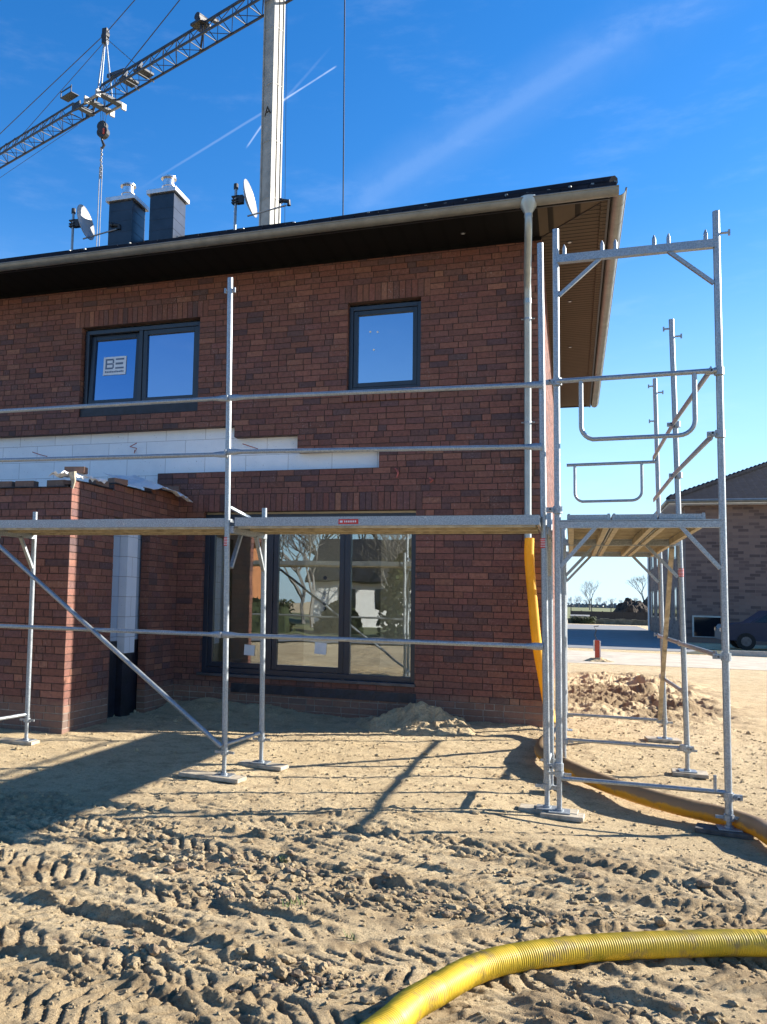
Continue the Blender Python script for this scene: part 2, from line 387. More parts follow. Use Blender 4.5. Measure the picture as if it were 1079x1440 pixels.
# wheel ruts: (point, angle in degrees from +X, half width)
TRACKS = [((-1.3, 5.05), -8, .24), ((-.2, 4.45), -13, .25), ((-1.5, 3.45), -10, .24), ((.6, 5.35), -16, .20), ((-2.6, 4.35), 10, .22), ((.4, 3.55), -12, .22), ((-1.2, 2.95), -6, .22), ((-.6, 3.9), 32, .18), ((-3.2, 5.2), 24, .20), ((-1.0, 5.7), 4, .18)]
def ground_h(x, y):
    x = np.asarray(x, float); y = np.asarray(y, float)
    near = 1 - sst(5.3, 7.4, y + .25 * vn(x * .7, y * .7, 50))          # churned foreground
    dist = np.abs(x) + np.abs(y)
    flat = 1 - sst(14, 22.5, np.maximum(y, np.abs(x) * 1.2))
    h = fbm(x, y, .35, 3, 1) * .05 * flat + fbm(x, y, 1.6, 4, 9) * .016 * flat
    rough = (.55 + .0 * near)
    h = h + fbm(x, y, 7, 5, 21, .62) * .011 * rough * flat
    damp = np.zeros_like(h)
    wx = x + .08 * vn(x * 1.2, y * 1.2, 70) + .02 * vn(x * 7, y * 7, 71); wy = y + .10 * vn(x * 1.1, y * 1.1, 72) + .02 * vn(x * 8, y * 8, 73)
    for i, ((px, py), ang, hw) in enumerate(TRACKS):
        ca, sa = math.cos(R(ang)), math.sin(R(ang))
        u = (wx - px) * ca + (wy - py) * sa; v = -(wx - px) * sa + (wy - py) * ca
        m = (1 - sst(hw * .9, hw * 1.08, np.abs(v))) * sst(-.45, -.1, vn(x * .9 + i * 7, y * .9, 80 + i) + .12) * sst(.02, .05, np.abs(v)) * near
        lug = u / (.085 + .012 * (i % 3)) + np.abs(v) / .10 * (.8 if i % 2 else -.8)
        s = np.abs(((lug) % 1) - .5) * 2
        prof = sst(.20, .27, s)
        cr = sst(-.2, .12, vn(x * 3.1, y * 3.1, 90 + i))
        h = h * (1 - .35 * m) - m * (.005 + .020 * (1 - prof) * cr)
        berm = np.exp(-((np.abs(v) - hw * 1.12) / .028) ** 2) * near * sst(-.25, .1, vn(x * 2.2, y * 2.2, 95 + i))
        h = h + berm * (.008 + .018 * np.clip(ridged(x, y, 9, 3, 98), -.5, 1))
        damp = np.maximum(damp, np.maximum(m * (1 - prof) * .5, berm * .55))
    # short torn scars pressed by the tyres, drawn out along the direction of travel
    ca, sa = math.cos(R(-18)), math.sin(R(-18)); u = wx * ca + wy * sa; v = -wx * sa + wy * ca
    a1 = vn(u * 5.0, v * 15, 201) + .30 * vn(u * 13, v * 34, 202); a2 = vn(u * 9 + 4, v * 26, 203) + .3 * vn(x * 40, y * 40, 204); patch = sst(-.15, .12, vn(x * 1.6, y * 2.1, 207))
    h = h + near * patch * (-.020 * sst(.24, .29, a1) + .006 * sst(.22, .34, -a1) - .010 * sst(.28, .32, a2))
    h = h + (.75 - near * .15) * flat * (.007 * vn(x * 17, y * 17, 205) + .010 * np.abs(vn(x * 38, y * 38, 206)) + .004 * vn(x * 71, y * 71, 208))
    damp = np.maximum(damp, near * patch * .5 * sst(.23, .29, a1))
    # torn clods
    cl = sst(.16, .34, fbm(x, y, 1.1, 2, 131)) * near
    r = ridged(x, y, 6.5, 3, 33)
    h = h + cl * np.clip(r - .6, 0, 1.5) * .022
    cl2 = sst(.30, .44, vn(x * 1.4, y * 1.4, 151) + .2 * vn(x * 6, y * 6, 152)) * (near * .8 + .0)
    r2 = np.clip(ridged(x + .2, y, 4.2, 4, 61), -1, 2)
    h = h + cl2 * np.clip(r2, 0, 2) * .022
    damp = np.maximum(damp, cl2 * .8); damp = np.maximum(damp, cl * np.clip(r - .9, 0, 1) * .8)
    gg = np.exp(-(((x - .5) / 1.1) ** 4 + ((y - 6.95) / .7) ** 4)); h = h * (1 - .8 * gg) - .045 * gg
    damp = np.maximum(damp, near * .32 * sst(-.05, .30, fbm(x, y, 1.3, 4, 171)) )
    # hand-dug ridge of sand pushed up against the wall
    wallz = np.exp(-((y - 11.25) / .55) ** 2) * sst(.2, -.6, x) * (.06 + .10 * sst(-2.8, -4.2, x) * sst(-5.6, -4.6, x) + .05 * vn(x * 1.3, y, 41))
    h = h + np.maximum(wallz, 0) * (1 + .6 * fbm(x, y, 4, 3, 44))
    # ridge of tipped spoil on the right of the house
    sx = 1.0 + .035 * (y - 15) + .25 * vn(y * .35, x * 0 + 2, 46); ridge = np.exp(-np.abs((x - sx) / 1.25) ** 3) * sst(11.6, 14.5, y) * (1 - sst(18, 23, y))
    h = h + ridge * (.06 + .06 * np.clip(ridged(x, y, 1.1, 4, 47), -.4, 1.4) + .13 * fbm(x, y, 2.6, 5, 48, .66))
    damp = np.maximum(damp, ridge * .9 * sst(-.05, .22, fbm(x, y, .9, 4, 49)))
    return h, damp
def gz(x, y): return float(ground_h(np.array([x]), np.array([y]))[0][0])

def make_ground():
    xs = [-4.2 + .0105 * i for i in range(int(6.2 / .0105))]
    xs += [xs[-1] + .035 * (i + 1) for i in range(150)]
    xl = [-4.2 - .035 * (i + 1) for i in range(120)][::-1]
    xs = xl + xs
    st = .08; x = xs[-1]
    right = []; left = []; y0 = xs[0]
    while x < 900: st *= 1.17; x += st; right.append(x)
    st = .08; x = y0
    while x > -900: st *= 1.17; x -= st; left.append(x)
    xs = left[::-1] + xs + right
    ys = []; y = 2.2
    while y < 30: ys.append(y); y += max(.0088, .0026 * y) if y < 12.5 else (.0042 * y if y < 23 else .012 * y)
    st = .3
    while y < 3200: ys.append(y); st *= 1.15; y += st
    yb = []; st = .05; y = 2.2
    while y > -400: st *= 1.2; y -= st; yb.append(y)
    ys = yb[::-1] + ys
    X, Y = np.meshgrid(np.array(xs), np.array(ys)); H, D = ground_h(X, Y)
    n, m = X.shape; co_ = np.stack([X, Y, H], -1).reshape(-1).astype(np.float32)
    idx = np.arange(n * m).reshape(n, m)
    q = np.stack([idx[:-1, :-1], idx[:-1, 1:], idx[1:, 1:], idx[1:, :-1]], -1).reshape(-1, 4)
    me = bpy.data.meshes.new('ground'); nf = len(q)
    me.vertices.add(n * m); me.vertices.foreach_set('co', co_)
    me.loops.add(nf * 4); me.loops.foreach_set('vertex_index', q.reshape(-1).astype(np.int32))
    me.polygons.add(nf); me.polygons.foreach_set('loop_start', np.arange(0, nf * 4, 4, dtype=np.int32))
    me.polygons.foreach_set('use_smooth', np.ones(nf, dtype=bool))
    a = me.attributes.new('Damp', 'FLOAT', 'POINT'); a.data.foreach_set('value', D.reshape(-1).astype(np.float32))
    me.materials.append(MT['sand']); me.update(calc_edges=True); me.validate()
    o = bpy.data.objects.new('ground', me); C.objects.link(o)
    tag(o, 'churned sandy building ground with wheel ruts and footprints', None, None, 'structure')
make_ground()

def blob(mb, c, r, n=1, seed=0, sq=(1, 1, 1), mi=0):
    """a faceted, lumpy stone or clod"""
    bm = bmesh.new(); bmesh.ops.create_icosphere(bm, subdivisions=n, radius=1)
    rr = random.Random(seed); i = len(mb.v); ph = [rr.uniform(0, 6) for _ in range(3)]
    for v in bm.verts:
        k = r * (1 + .30 * (rr.random() - .5) + .25 * math.sin(3 * v.co.x + ph[0]) * math.cos(2 * v.co.y + ph[1]))
        mb.v.append((c[0] + v.co.x * k * sq[0], c[1] + v.co.y * k * sq[1], c[2] + v.co.z * k * sq[2]))
    for f in bm.faces: mb.f.append(tuple(i + v.index for v in f.verts)); mb.m.append(mi); mb.c.append(None)
    bm.free()
# loose crumbs of soil strewn over the whole site: uncountable
mb = MB(); pts = []
for k in range(10500):
    u = rnd.random(); y = 2.4 + 10.5 * u ** 1.35; x = rnd.uniform(-.62 * y - .6, .28 * y + .5)
    pts.append((x, y, rnd.choice((.003, .004, .005, .006, .009)) * (1.0 + (1.2 if rnd.random() < .04 else 0)) * (.8 + y / 16)))
Hh, Dd = ground_h(np.array([p[0] for p in pts]), np.array([p[1] for p in pts]))
for k, (p, h) in enumerate(zip(pts, Hh)):
    blob(mb, (p[0], p[1], h + p[2] * .25), p[2], 1, k, (1.25, 1.0, .8), 0)
cc = [(-2.05, 4.75, .45, 150), (-1.55, 4.35, .35, 150), (-.95, 4.62, .4, 130), (-1.75, 3.55, .3, 90), (-.98, 3.52, .32, 170), (-.35, 4.6, .5, 110), (.25, 4.9, .4, 60), (-1.3, 4.9, .5, 110), (.5, 3.7, .5, 90), (-.1, 5.3, .6, 60), (-2.6, 5.2, .4, 70)]
cp = [(cx_ + rnd.gauss(0, r_ * .62), cy_ + rnd.gauss(0, r_ * .26), min(.028, .005 * math.exp(abs(rnd.gauss(0, .8))))) for cx_, cy_, r_, n_ in cc for _ in range(int(n_ * 1.0))]
Hc, _d = ground_h(np.array([p[0] for p in cp]), np.array([p[1] for p in cp]))
for k, (p, h) in enumerate(zip(cp, Hc)): blob(mb, (p[0], p[1], h + p[2] * .3), p[2], 1 if p[2] < .02 else 2, 9000 + k, (1.35, 1.0, .8), 1 if rnd.random() < .35 else 0)
tag(mb.build('soil_crumbs', [MT['sand'], simple('damp_clods', (.30, .215, .13), .95, 0, .35, 30, .8, .01)]), 'loose sandy crumbs and small clods scattered over the building ground', 'soil', None, 'stuff')

# ------------------------------------------------------------------ brickwork
CH = .080; Z0 = .14
def kz(k): return Z0 + k * CH
PAL = [(0.2032, 0.081, 0.0565), (0.1806, 0.0721, 0.0521), (0.2259, 0.0943, 0.0624), (0.1616, 0.0678, 0.0521), (0.1352, 0.0618, 0.0521), (0.1102, 0.056, 0.0521), (0.2485, 0.1076, 0.0683), (0.1919, 0.0759, 0.0506), (0.173, 0.0663, 0.0462), (0.0951, 0.0515, 0.0506)]
PW = [20, 20, 9, 16, 8, 3, 3, 16, 14, 2]
PD = [.4, 6, 0, 12, 14, 10, 0, 4, 6, 7]
def brick_col(rr, u=0., z=0.):
    q = float(vn(np.array([u * .9 + 3]), np.array([z * 2.2]), 300)[0]) + rr.uniform(-.22, .22)
    c = rr.choices(PAL, PD if q > .27 else PW)[0]; k = rr.uniform(.86, 1.14); return (c[0] * k, c[1] * k * rr.uniform(.95, 1.05), c[2] * k)
def brickwork(mb, O, U, Nn, solids, holes, seed=1, soldiers=(), k0=-5, k1=76, light_k=2, mi_brick=0, mi_mort=1, mi_light=2, ends=True, gap=.0105):
    """bricks laid course by course in wild bond. O origin (u=0,z=0), U unit along the wall, Nn outward normal.
       solids/holes: (u0,u1,za,zb). soldiers: (u0,u1,za,zb) filled with upright bricks."""
    rr = random.Random(seed); O = Vector(O); U = Vector(U); Nn = Vector(Nn); g = gap / 2
    def P(u, z, d): q = O + U * u + Nn * d; return (q.x, q.y, q.z + z)
    flip = U.cross(Z).dot(Nn) < 0
    def quad(a, b, c, d, mi, col):
        p = [a, b, c, d]
        if flip: p.reverse()
        mb.poly(p, mi, col)
    def one(u0, u1, z0, z1):
        col = brick_col(rr, u0, z0); pr = rr.uniform(-.0015, .0015); t = -.007 + 0
        j = [rr.uniform(-.0012, .0012) for _ in range(4)]
        a, b, c, d = P(u0 + j[0], z0 + j[1], pr), P(u1 + j[2], z0 + j[1], pr), P(u1 + j[2], z1 + j[3], pr), P(u0 + j[0], z1 + j[3], pr)
        A, B, C_, D = P(u0, z0, -.012), P(u1, z0, -.012), P(u1, z1, -.012), P(u0, z1, -.012)
        quad(a, b, c, d, mi_brick, col)
        quad(A, B, b, a, mi_brick, col); quad(b, B, C_, c, mi_brick, col); quad(d, c, C_, D, mi_brick, col); quad(A, a, d, D, mi_brick, col)
    def sub(iv, cut):
        out = []
        for a, b in iv:
            if cut[1] <= a or cut[0] >= b: out.append((a, b)); continue
            if cut[0] > a: out.append((a, cut[0]))
            if cut[1] < b: out.append((cut[1], b))
        return out
    for k in range(k0, k1):
        za, zb = kz(k), kz(k + 1); zm = (za + zb) / 2; iv = []
        for s in solids:
            if s[2] <= zm <= s[3]: iv.append((s[0], s[1]))
        for h in list(holes) + list(soldiers):
            if h[2] <= zm <= h[3]: iv = sub(iv, (h[0], h[1]))
        for a, b in iv:
            u = a; first = True
            while u < b - .02:
                w = .24 if rr.random() < .68 else .115
                if first: w = rr.choice((.24, .115, .24, .18)); first = False
                rest = b - u
                if rest < w + .07: w = rest
                if w > .33: w = w / 2 - gap / 2
                one(u + (g if u > a else 0), min(b, u + w) - (g if u + w < b - .001 else 0), za + g, zb - g)
                u += w + gap * .0 + .0005
            q = -.006
            quad(P(a, za, q), P(b, za, q), P(b, zb, q), P(a, zb, q), mi_light if k < light_k else mi_mort, None)
    for s in soldiers:
        n = max(1, round((s[1] - s[0]) / .0815)); w = (s[1] - s[0]) / n
        for i in range(n): one(s[0] + i * w + g, s[0] + (i + 1) * w - g, s[2] + g, s[3] - g)
        quad(P(s[0], s[2], -.006), P(s[1], s[2], -.006), P(s[1], s[3], -.006), P(s[0], s[3], -.006), mi_mort, None)

BM = [MT['brick'], MT['mortar'], MT['mortar_light']]
FY = 11.15; CX = -.33          # facade plane, right-hand corner
house = thing('brick_house', 'two storey red brown clinker house with anthracite windows and a dark overhanging roof', 'house', (-6, FY, 0))
WT = kz(67)                     # upper lintel underside
win = {'U1': (-6.90, -4.97, kz(50), WT), 'U2': (-2.81, -1.83, kz(52), WT), 'L': (-4.83, -1.87, kz(4), kz(32))}
LB = kz(4)
HL = -13.0
holes = [win['U1'], win['U2'], win['L'],
         (HL, -4.40, kz(45), kz(47)), (HL, -3.48, kz(42), kz(45)), (HL, -2.36, kz(39), kz(42)), (HL, -5.56, -1, kz(39))]
sold = [(-7.02, -4.85, WT, WT + 3 * CH), (-2.93, -1.71, WT, WT + 3 * CH), (-5.0, -1.79, kz(32), kz(35)), (-2.87, -1.77, kz(50) + .0, kz(52))]
mb = MB(); brickwork(mb, (0, FY, 0), (1, 0, 0), (0, -1, 0), [(HL, CX, -.3, 6.12)], holes, 3, sold)
# reveals of the openings
for a, b, z0, z1 in (win['U1'], win['U2'], win['L']):
    k0 = round((z0 - Z0) / CH); k1 = round((z1 - Z0) / CH)
    brickwork(mb, (a, FY, 0), (0, 1, 0), (1, 0, 0), [(0.0005, .125, z0, z1)], [], 5, k0=k0, k1=k1)
    brickwork(mb, (b, FY, 0), (0, 1, 0), (-1, 0, 0), [(0.0005, .125, z0, z1)], [], 6, k0=k0, k1=k1)
    mb.poly([(a, FY + .002, z1), (b, FY + .002, z1), (b, FY + .125, z1), (a, FY + .125, z1)], 1)
for xr, za, zb in ((-4.40, kz(45), kz(47)), (-3.48, kz(42), kz(45)), (-2.36, kz(39), kz(42))):
    mb.poly([(xr, FY, za), (xr, FY + .13, za), (xr, FY + .13, zb), (xr, FY, zb)], 0, (.12, .06, .05))
for x0, x1, z in ((HL, -4.40, kz(47)), (-4.4, -3.48, kz(45)), (-3.48, -2.36, kz(42))): mb.poly([(x0, FY, z), (x1, FY, z), (x1, FY + .13, z), (x0, FY + .13, z)], 0, (.10, .055, .05))
mb.poly([(-5.56, FY, kz(39)), (-2.36, FY, kz(39)), (-2.36, FY + .13, kz(39)), (-5.56, FY + .13, kz(39))], 0, (.14, .07, .055))
mb.build('front_wall', BM, house, col=True)
# rowlock sill of the small upper window, a few mm proud
mb = MB(); rr = random.Random(9)
for i in range(13):
    w = (1.08) / 13; x = -2.86 + i * w; mb.box((x + .005, FY - .022, kz(50) + .008), (x + w - .005, FY + .13, kz(52) - .006))
    c = brick_col(rr); mb.c[-6:] = [c] * 6
mb.build('brick_sill', [MT['brick']], house, col=True)
mb = MB(); brickwork(mb, (CX, FY, 0), (0, 1, 0), (1, 0, 0), [(0, 9.9, -.3, 6.12)], [(1.0, 3.2, kz(9), kz(29))], 11)
mb.build('side_wall', BM, house, col=True)
# the bare blocks still waiting for their brick skin
mb = MB()
def wallcells(mb, xs, zs, holes, y, mi=0):
    for a, b in zip(xs, xs[1:]):
        for c, d in zip(zs, zs[1:]):
            xm, zm = (a + b) / 2, (c + d) / 2
            if any(h[0] < xm < h[1] and h[2] < zm < h[3] for h in holes): continue
            mb.poly([(a, y, c), (b, y, c), (b, y, d), (a, y, d)], mi)
H3 = list(win.values())
wallcells(mb, sorted({HL, CX - .12} | {v for h in H3 for v in h[:2]}), sorted({-.3, 6.1} | {v for h in H3 for v in h[2:]}), H3, FY + .128)
mb.build('block_wall', MT['block'], house)
for x, z, s in ((-7.55, 3.60, 1), (-6.03, 3.67, -1), (-4.15, 3.60, 1)):
    mb = MB(); mb.tube([(x - .12 * s, FY - .01, z + .04), (x, FY + .02, z), (x + .05, FY + .13, z - .01), (x + .03, FY + .10, z - .08), (x - .08 * s, FY + .02, z - .055)], .007, 6); mb.build('wall_tie', MT['ties'], house)
mb = MB()
mb.tube([(-2.14, FY - .02, 3.24), (-2.10, FY - .03, 3.18), (-2.12, FY - .02, 3.12)], .012, 6); mb.build('wall_tie', MT['ties'], house); mb = MB(); mb.tube([(-1.70, FY - .02, 3.10), (-1.66, FY - .03, 3.08), (-1.69, FY, 3.05)], .014, 6)
mb.build('wall_tie', MT['ties'], house)
mb = MB()
mb.tube([(-5.26 + .05 * math.cos(t * .7), FY - .02, 1.02 + .055 * math.sin(t * .7)) for t in range(8)], .005, 5)
mb.build('cable_loop', MT['zinc_light'], house)

def frame_rect(mb, x0, x1, z0, z1, w, y0, y1, mi=0, b=None):
    b = b or w
    mb.box((x0, y0, z0), (x0 + w, y1, z1), mi); mb.box((x1 - w, y0, z0), (x1, y1, z1), mi)
    mb.box((x0 + w, y0, z1 - w), (x1 - w, y1, z1), mi); mb.box((x0 + w, y0, z0), (x1 - w, y1, z0 + b), mi)
def pane(par, x0, x1, z0, z1, y, m):
    mb = MB(); mb.box((x0, y, z0), (x1, y + .006, z1)); return mb.build('pane', m, par)
def sash(par, x0, x1, z0, z1, y, m, w=.075, tilt=0):
    mb = MB(); frame_rect(mb, x0, x1, z0, z1, w, y, y + .07)
    s = bevel(mb.build('sash', MT['frame'], par), .005)
    mb = MB(); mb.box((x0 + w - .004, y + .032, z0 + w - .004), (x1 - w + .004, y + .038, z1 - w + .004)); g = mb.build('pane', m, par)
    if tilt:
        for o in (s, g):
            for v in o.data.vertices:
                p = v.co + wloc(par); q = Matrix.Rotation(-tilt, 3, 'X') @ (p - Vector((x0, y, z0))) + Vector((x0, y, z0)); v.co = q - wloc(par)
    return s
# upper left window (two sashes, the left one tilted open)
a, b, z0, z1 = win['U1']; yF = FY + .085
z0f = kz(52) - .03
w1 = MB(); frame_rect(w1, a + .02, b - .0, z0f, z1 - .03, .062, yF, yF + .09); w1.box((-5.98, yF, z0f + .062), (-5.92, yF + .09, z1 - .092))
wo = bevel(w1.build('window', MT['frame'], house, loc=(0, 0, 0)), .004)
wo['label'] = 'wide upper window with its left sash tilted open and a white sticker'
sash(wo, a + .086, -5.983, z0f + .064, z1 - .094, yF + .015, MT['glass_upl'], .075, R(3.0))
sash(wo, -5.917, b - .065, z0f + .064, z1 - .094, yF + .015, MT['glass_upl'], .07)
m_ = MB(); m_.box((a, FY + .03, kz(50) + .01), (b, FY + .13, z0f - .004)); m_.build('membrane', MT['bitumen'], wo)
# sticker on the tilted pane
sx, sz, sy = -6.60, 4.79, yF + .036
m_ = MB(); m_.box((sx, sy, sz), (sx + .38, sy + .004, sz + .28))
yy = sy - .003
def bl(x0, x1, z0_, z1_): m_.box((sx + x0, yy, sz + z0_), (sx + x1, yy + .002, sz + z1_), 1)
bl(.035, .06, .09, .25); bl(.06, .165, .09, .115); bl(.06, .155, .158, .182); bl(.06, .165, .225, .25); bl(.155, .178, .105, .165); bl(.155, .178, .175, .235)
bl(.205, .345, .09, .115); bl(.205, .33, .155, .185); bl(.205, .345, .225, .25)
for i in range(11): bl(.035 + i * .029, .035 + i * .029 + .021, .035, .058 if i % 3 else .064)
so_ = m_.build('sticker', [MT['sticker'], MT['letter']], wo)
pv = Vector((a + .086, yF + .015, z0f + .064))
for v in so_.data.vertices:
    p = v.co + wloc(wo); v.co = Matrix.Rotation(-R(3.0), 3, 'X') @ (p - pv) + pv - wloc(wo)
# upper right window
a, b, z0, z1 = win['U2']
w1 = MB(); frame_rect(w1, a + .0, b, z0 + .0, z1 - .03, .058, yF, yF + .09); wo = bevel(w1.build('window', MT['frame'], house), .004)
wo['label'] = 'small single upper window'
sash(wo, a + .062, b - .062, z0 + .062, z1 - .092, yF + .015, MT['glass_up'], .06)
for x, z in ((-2.44, 5.10), (-2.54, 5.11), (-2.49, 4.86)):
    m_ = MB(); m_.box((x, yF + .043, z), (x + .024, yF + .045, z + .024), 0, Matrix.Rotation(R(45), 3, 'Y')); m_.build('paint_speck', MT['white_paint'], wo)
# big ground floor window
a, b, z0, z1 = win['L']
w1 = MB(); frame_rect(w1, a, b, z0 + .03, z1 - .03, .07, yF, yF + .09); w1.box((-3.90, yF, z0 + .1), (-3.82, yF + .09, z1 - .1)); w1.box((-2.82, yF, z0 + .1), (-2.74, yF + .09, z1 - .1))
wo = bevel(w1.build('window', MT['frame'], house), .004); wo['label'] = 'wide three part ground floor window'
sash(wo, a + .072, -3.903, z0 + .104, z1 - .102, yF + .015, MT['glass'], .07)
sash(wo, -3.817, -2.823, z0 + .104, z1 - .102, yF + .015, MT['glass'], .07)
pane(wo, -2.737, b - .072, z0 + .104, z1 - .102, yF + .045, MT['glass'])
for x, z, s in ((-4.22, .74, .15), (-3.22, .80, .16)):
    m_ = MB(); m_.box((x, yF + .038, z), (x + s, yF + .041, z + s * .95), 0, Matrix.Rotation(R(3), 3, 'Y')); m_.build('sticker', MT['white_paint'], wo)
m_ = MB(); m_.box((a - .03, FY - .03, z0 - .012), (b + .01, FY + .12, z0 + .028)); bevel(m_.build('window_sill', MT['sill'], wo), .004)
m_ = MB(); n = 24
for i in range(n):
    x0 = -4.35 + i * 2.5 / n; x1 = x0 + 2.5 / n; d = .012 + .006 * math.sin(i * 1.9); m_.poly([(x0, FY - d, kz(1) + .03), (x1, FY - .012 - .006 * math.sin((i + 1) * 1.9), kz(1) + .03), (x1, FY - .005, kz(3) - .01), (x0, FY - .005, kz(3) - .01)])
m_.build('damp_membrane', MT['bitumen'], house)
m_ = MB()  # unseen side window, added so sunlight reaches the room
for y0_, y1_ in ((12.16, 12.24), (13.2, 13.3), (14.26, 14.34)): m_.box((CX - .22, y0_, kz(9) + .002), (CX - .14, y1_, kz(29) - .002))
for z_ in (kz(9) + .002, kz(29) - .08): m_.box((CX - .22, 12.241, z_), (CX - .14, 13.199, z_ + .078)); m_.box((CX - .22, 13.301, z_), (CX - .14, 14.259, z_ + .078))
m_.build('window', MT['frame'], house)
# interior: floors, walls, wall stubs seen through the panes
m_ = MB()
m_.box((-9.0, 11.5, .28), (CX - .4, 20.8, .36), 1); m_.box((-9.0, 11.5, 2.80), (CX - .4, 20.8, 3.02), 0); m_.box((-9, 11.5, 5.75), (CX - .4, 20.8, 5.85), 0)
m_.box((-9, 15.6, .36), (CX - .4, 15.75, 2.8), 2); m_.box((-9.05, 11.5, .36), (-8.9, 20.8, 5.75), 0); m_.box((CX - .42, 11.5, .36), (CX - .3, 12.15, 5.75), 0); m_.box((CX - .42, 14.35, .36), (CX - .3, 20.8, 5.75), 0); m_.box((CX - .42, 12.151, .36), (CX - .3, 14.349, kz(9)), 0); m_.box((CX - .42, 12.151, kz(29)), (CX - .3, 14.349, 5.75), 0); m_.box((-9, 14.5, 3.02), (CX - .4, 14.65, 5.75), 2)
m_.box((-3.95, 13.2, .36), (-3.35, 13.35, 2.8), 0); m_.box((-5.9, 12.7, .36), (-5.1, 12.85, 2.8), 2); m_.box((-2.95, 14.2, .36), (-2.45, 14.3, 2.8), 0)
m_.box((-4.7, 11.55, .36), (-1.9, 11.9, .50), 0)
for z in (1.86, 1.62, 1.55, 1.46, 1.38): m_.tube([(-3.62, 13.19, z), (-3.62, 13.196, z)], .03, 10, 3)
m_.build('interior', [MT['plaster'], MT['screed'], MT['plaster_dk'], MT['dark']], house)

# roof
EF, ES, EB = 10.24, .44, 21.3   # eaves: front y, side x, back y
WL = -13.6
ZE = 6.12; RZ = 8.55; RY = (EF + EB) / 2; HX = ES - (RY - EF)
m_ = MB()
def roofface(p, q, r_, s_, n=40):
    p, q, r_, s_ = map(Vector, (p, q, r_, s_))
    for i in range(n):
        t0, t1 = i / n, (i + 1) / n
        m_.poly([p.lerp(q, t0), p.lerp(q, t1), s_.lerp(r_, t1), s_.lerp(r_, t0)])
zt = ZE + .135
roofface((WL, EF - .04, zt), (ES + .04, EF - .04, zt), (HX, RY, RZ + .2), (WL, RY, RZ + .2))
m_.poly([(ES + .04, EF - .04, zt), (ES + .04, EB, zt), (HX, RY, RZ + .2)])
m_.poly([(ES + .04, EB, zt), (WL, EB, zt), (WL, RY, RZ + .2), (HX, RY, RZ + .2)])
# thick front edges of the tiles, one nose per tile
x = WL; i = 0
while x < ES - .02:
    d = .006 * ((i * 7) % 3); m_.box((x + .006, EF - .055 - d, zt - .07), (x + .296, EF + .10, zt + .012 + .004 * (i % 2))); m_.tube([(x + .03, EF - .06, zt - .005), (x + .03, EF + .35, zt + .10)], .022, 6); x += .30; i += 1
y = EF
while y < EB: m_.box((ES - .08, y + .006, zt - .07), (ES + .055, y + .33, zt + .012)); y += .336
m_.tube([(ES + .03, EF - .03, zt + .03), ((ES + HX) / 2, (EF + RY) / 2, (zt + RZ + .2) / 2 + .05), (HX, RY, RZ + .25)], .065, 8)
m_.tube([(HX, RY, RZ + .25), (WL, RY, RZ + .25)], .09, 8)
roof = m_.build('roof', MT['tile'], house)
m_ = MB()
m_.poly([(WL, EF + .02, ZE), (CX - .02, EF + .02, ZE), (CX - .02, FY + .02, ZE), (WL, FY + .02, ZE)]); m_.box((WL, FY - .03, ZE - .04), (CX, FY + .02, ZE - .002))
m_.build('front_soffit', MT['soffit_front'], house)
m_ = MB(); m_.poly([(CX - .02, EF + .02, ZE + .001), (ES - .03, EF + .02, ZE + .001), (CX - .02, FY, ZE + .001)], 0); m_.poly([(ES - .03, EF + .02, ZE + .001), (ES - .03, EB - .1, ZE + .001), (CX - .02, EB - .1, ZE + .001), (CX - .02, FY, ZE + .001)], 1)
m_.box((ES - .10, EF + .04, ZE - .014), (ES - .03, EB - .1, ZE - .001), 1)
m_.build('side_soffit', [MT['soffit_corner'], MT['soffit_side']], house)
m_ = MB(); m_.tube([(ES - .04, EF + .03, ZE - .004), (CX, FY, ZE - .004)], .006, 5); m_.build('mitre_joint', MT['dark'], house)
for x, y in ((.0, 11.4), (.0, 13.7), (.0, 16.2), (-1.25, 10.75), (-8.2, 10.75)):
    m_ = MB(); m_.tube([(x, y, ZE - .008), (x, y, ZE + .01)], .035, 14); m_.tube([(x, y, ZE - .012), (x, y, ZE - .006)], .02, 12, 1); m_.build('soffit_lamp', [MT['dark'], MT['capwhite']], house)
m_ = MB(); m_.box((WL, EF - .005, ZE - .02), (ES + .0, EF + .02, ZE + .085)); m_.box((ES - .03, EF + .02, ZE - .02), (ES - .005, EB, ZE + .085)); m_.box((WL, EB - .1, ZE - .02), (ES, EB - .07, ZE + .11))
m_.build('fascia', MT['black'], house)
# gutters: half-round with bead and seams
def gutter(p0, p1, out, seams, name):
    g = MB(); p0 = Vector(p0); p1 = Vector(p1); out = Vector(out); r = .078; n = 12
    for rr_, inner in ((r, 0), (r - .004, 1)):
        i0 = len(g.v)
        for p in (p0, p1):
            for j in range(n + 1):
                t = math.pi * j / n; g.v.append(tuple(p + out * rr_ * math.cos(t) - Z * rr_ * math.sin(t)))
        for j in range(n):
            f = (i0 + j, i0 + j + 1, i0 + n + 2 + j, i0 + n + 1 + j); g.f.append(f); g.m.append(0); g.c.append(None)
    g.tube([p0 + out * r, p1 + out * r], .011, 8)
    d = (p1 - p0); Ln = d.length; d.normalize()
    for k in range(int(Ln / seams) + 1):
        c = p0 + d * (k * seams + .3)
        if k * seams + .3 > Ln: break
        for s in (0,):
            pts = [c + out * (r + .003) * math.cos(math.pi * j / n) - Z * (r + .003) * math.sin(math.pi * j / n) for j in range(n + 1)]
            for a_, b_ in zip(pts, pts[1:]): g.poly([a_ - d * .012, b_ - d * .012, b_ + d * .012, a_ + d * .012])
    return g.build(name, MT['zinc'], house, smooth=True)
gutter((WL, EF - .08, ZE + .050), (ES + .08, EF - .08, ZE + .050), (0, -1, 0), .98, 'gutter')
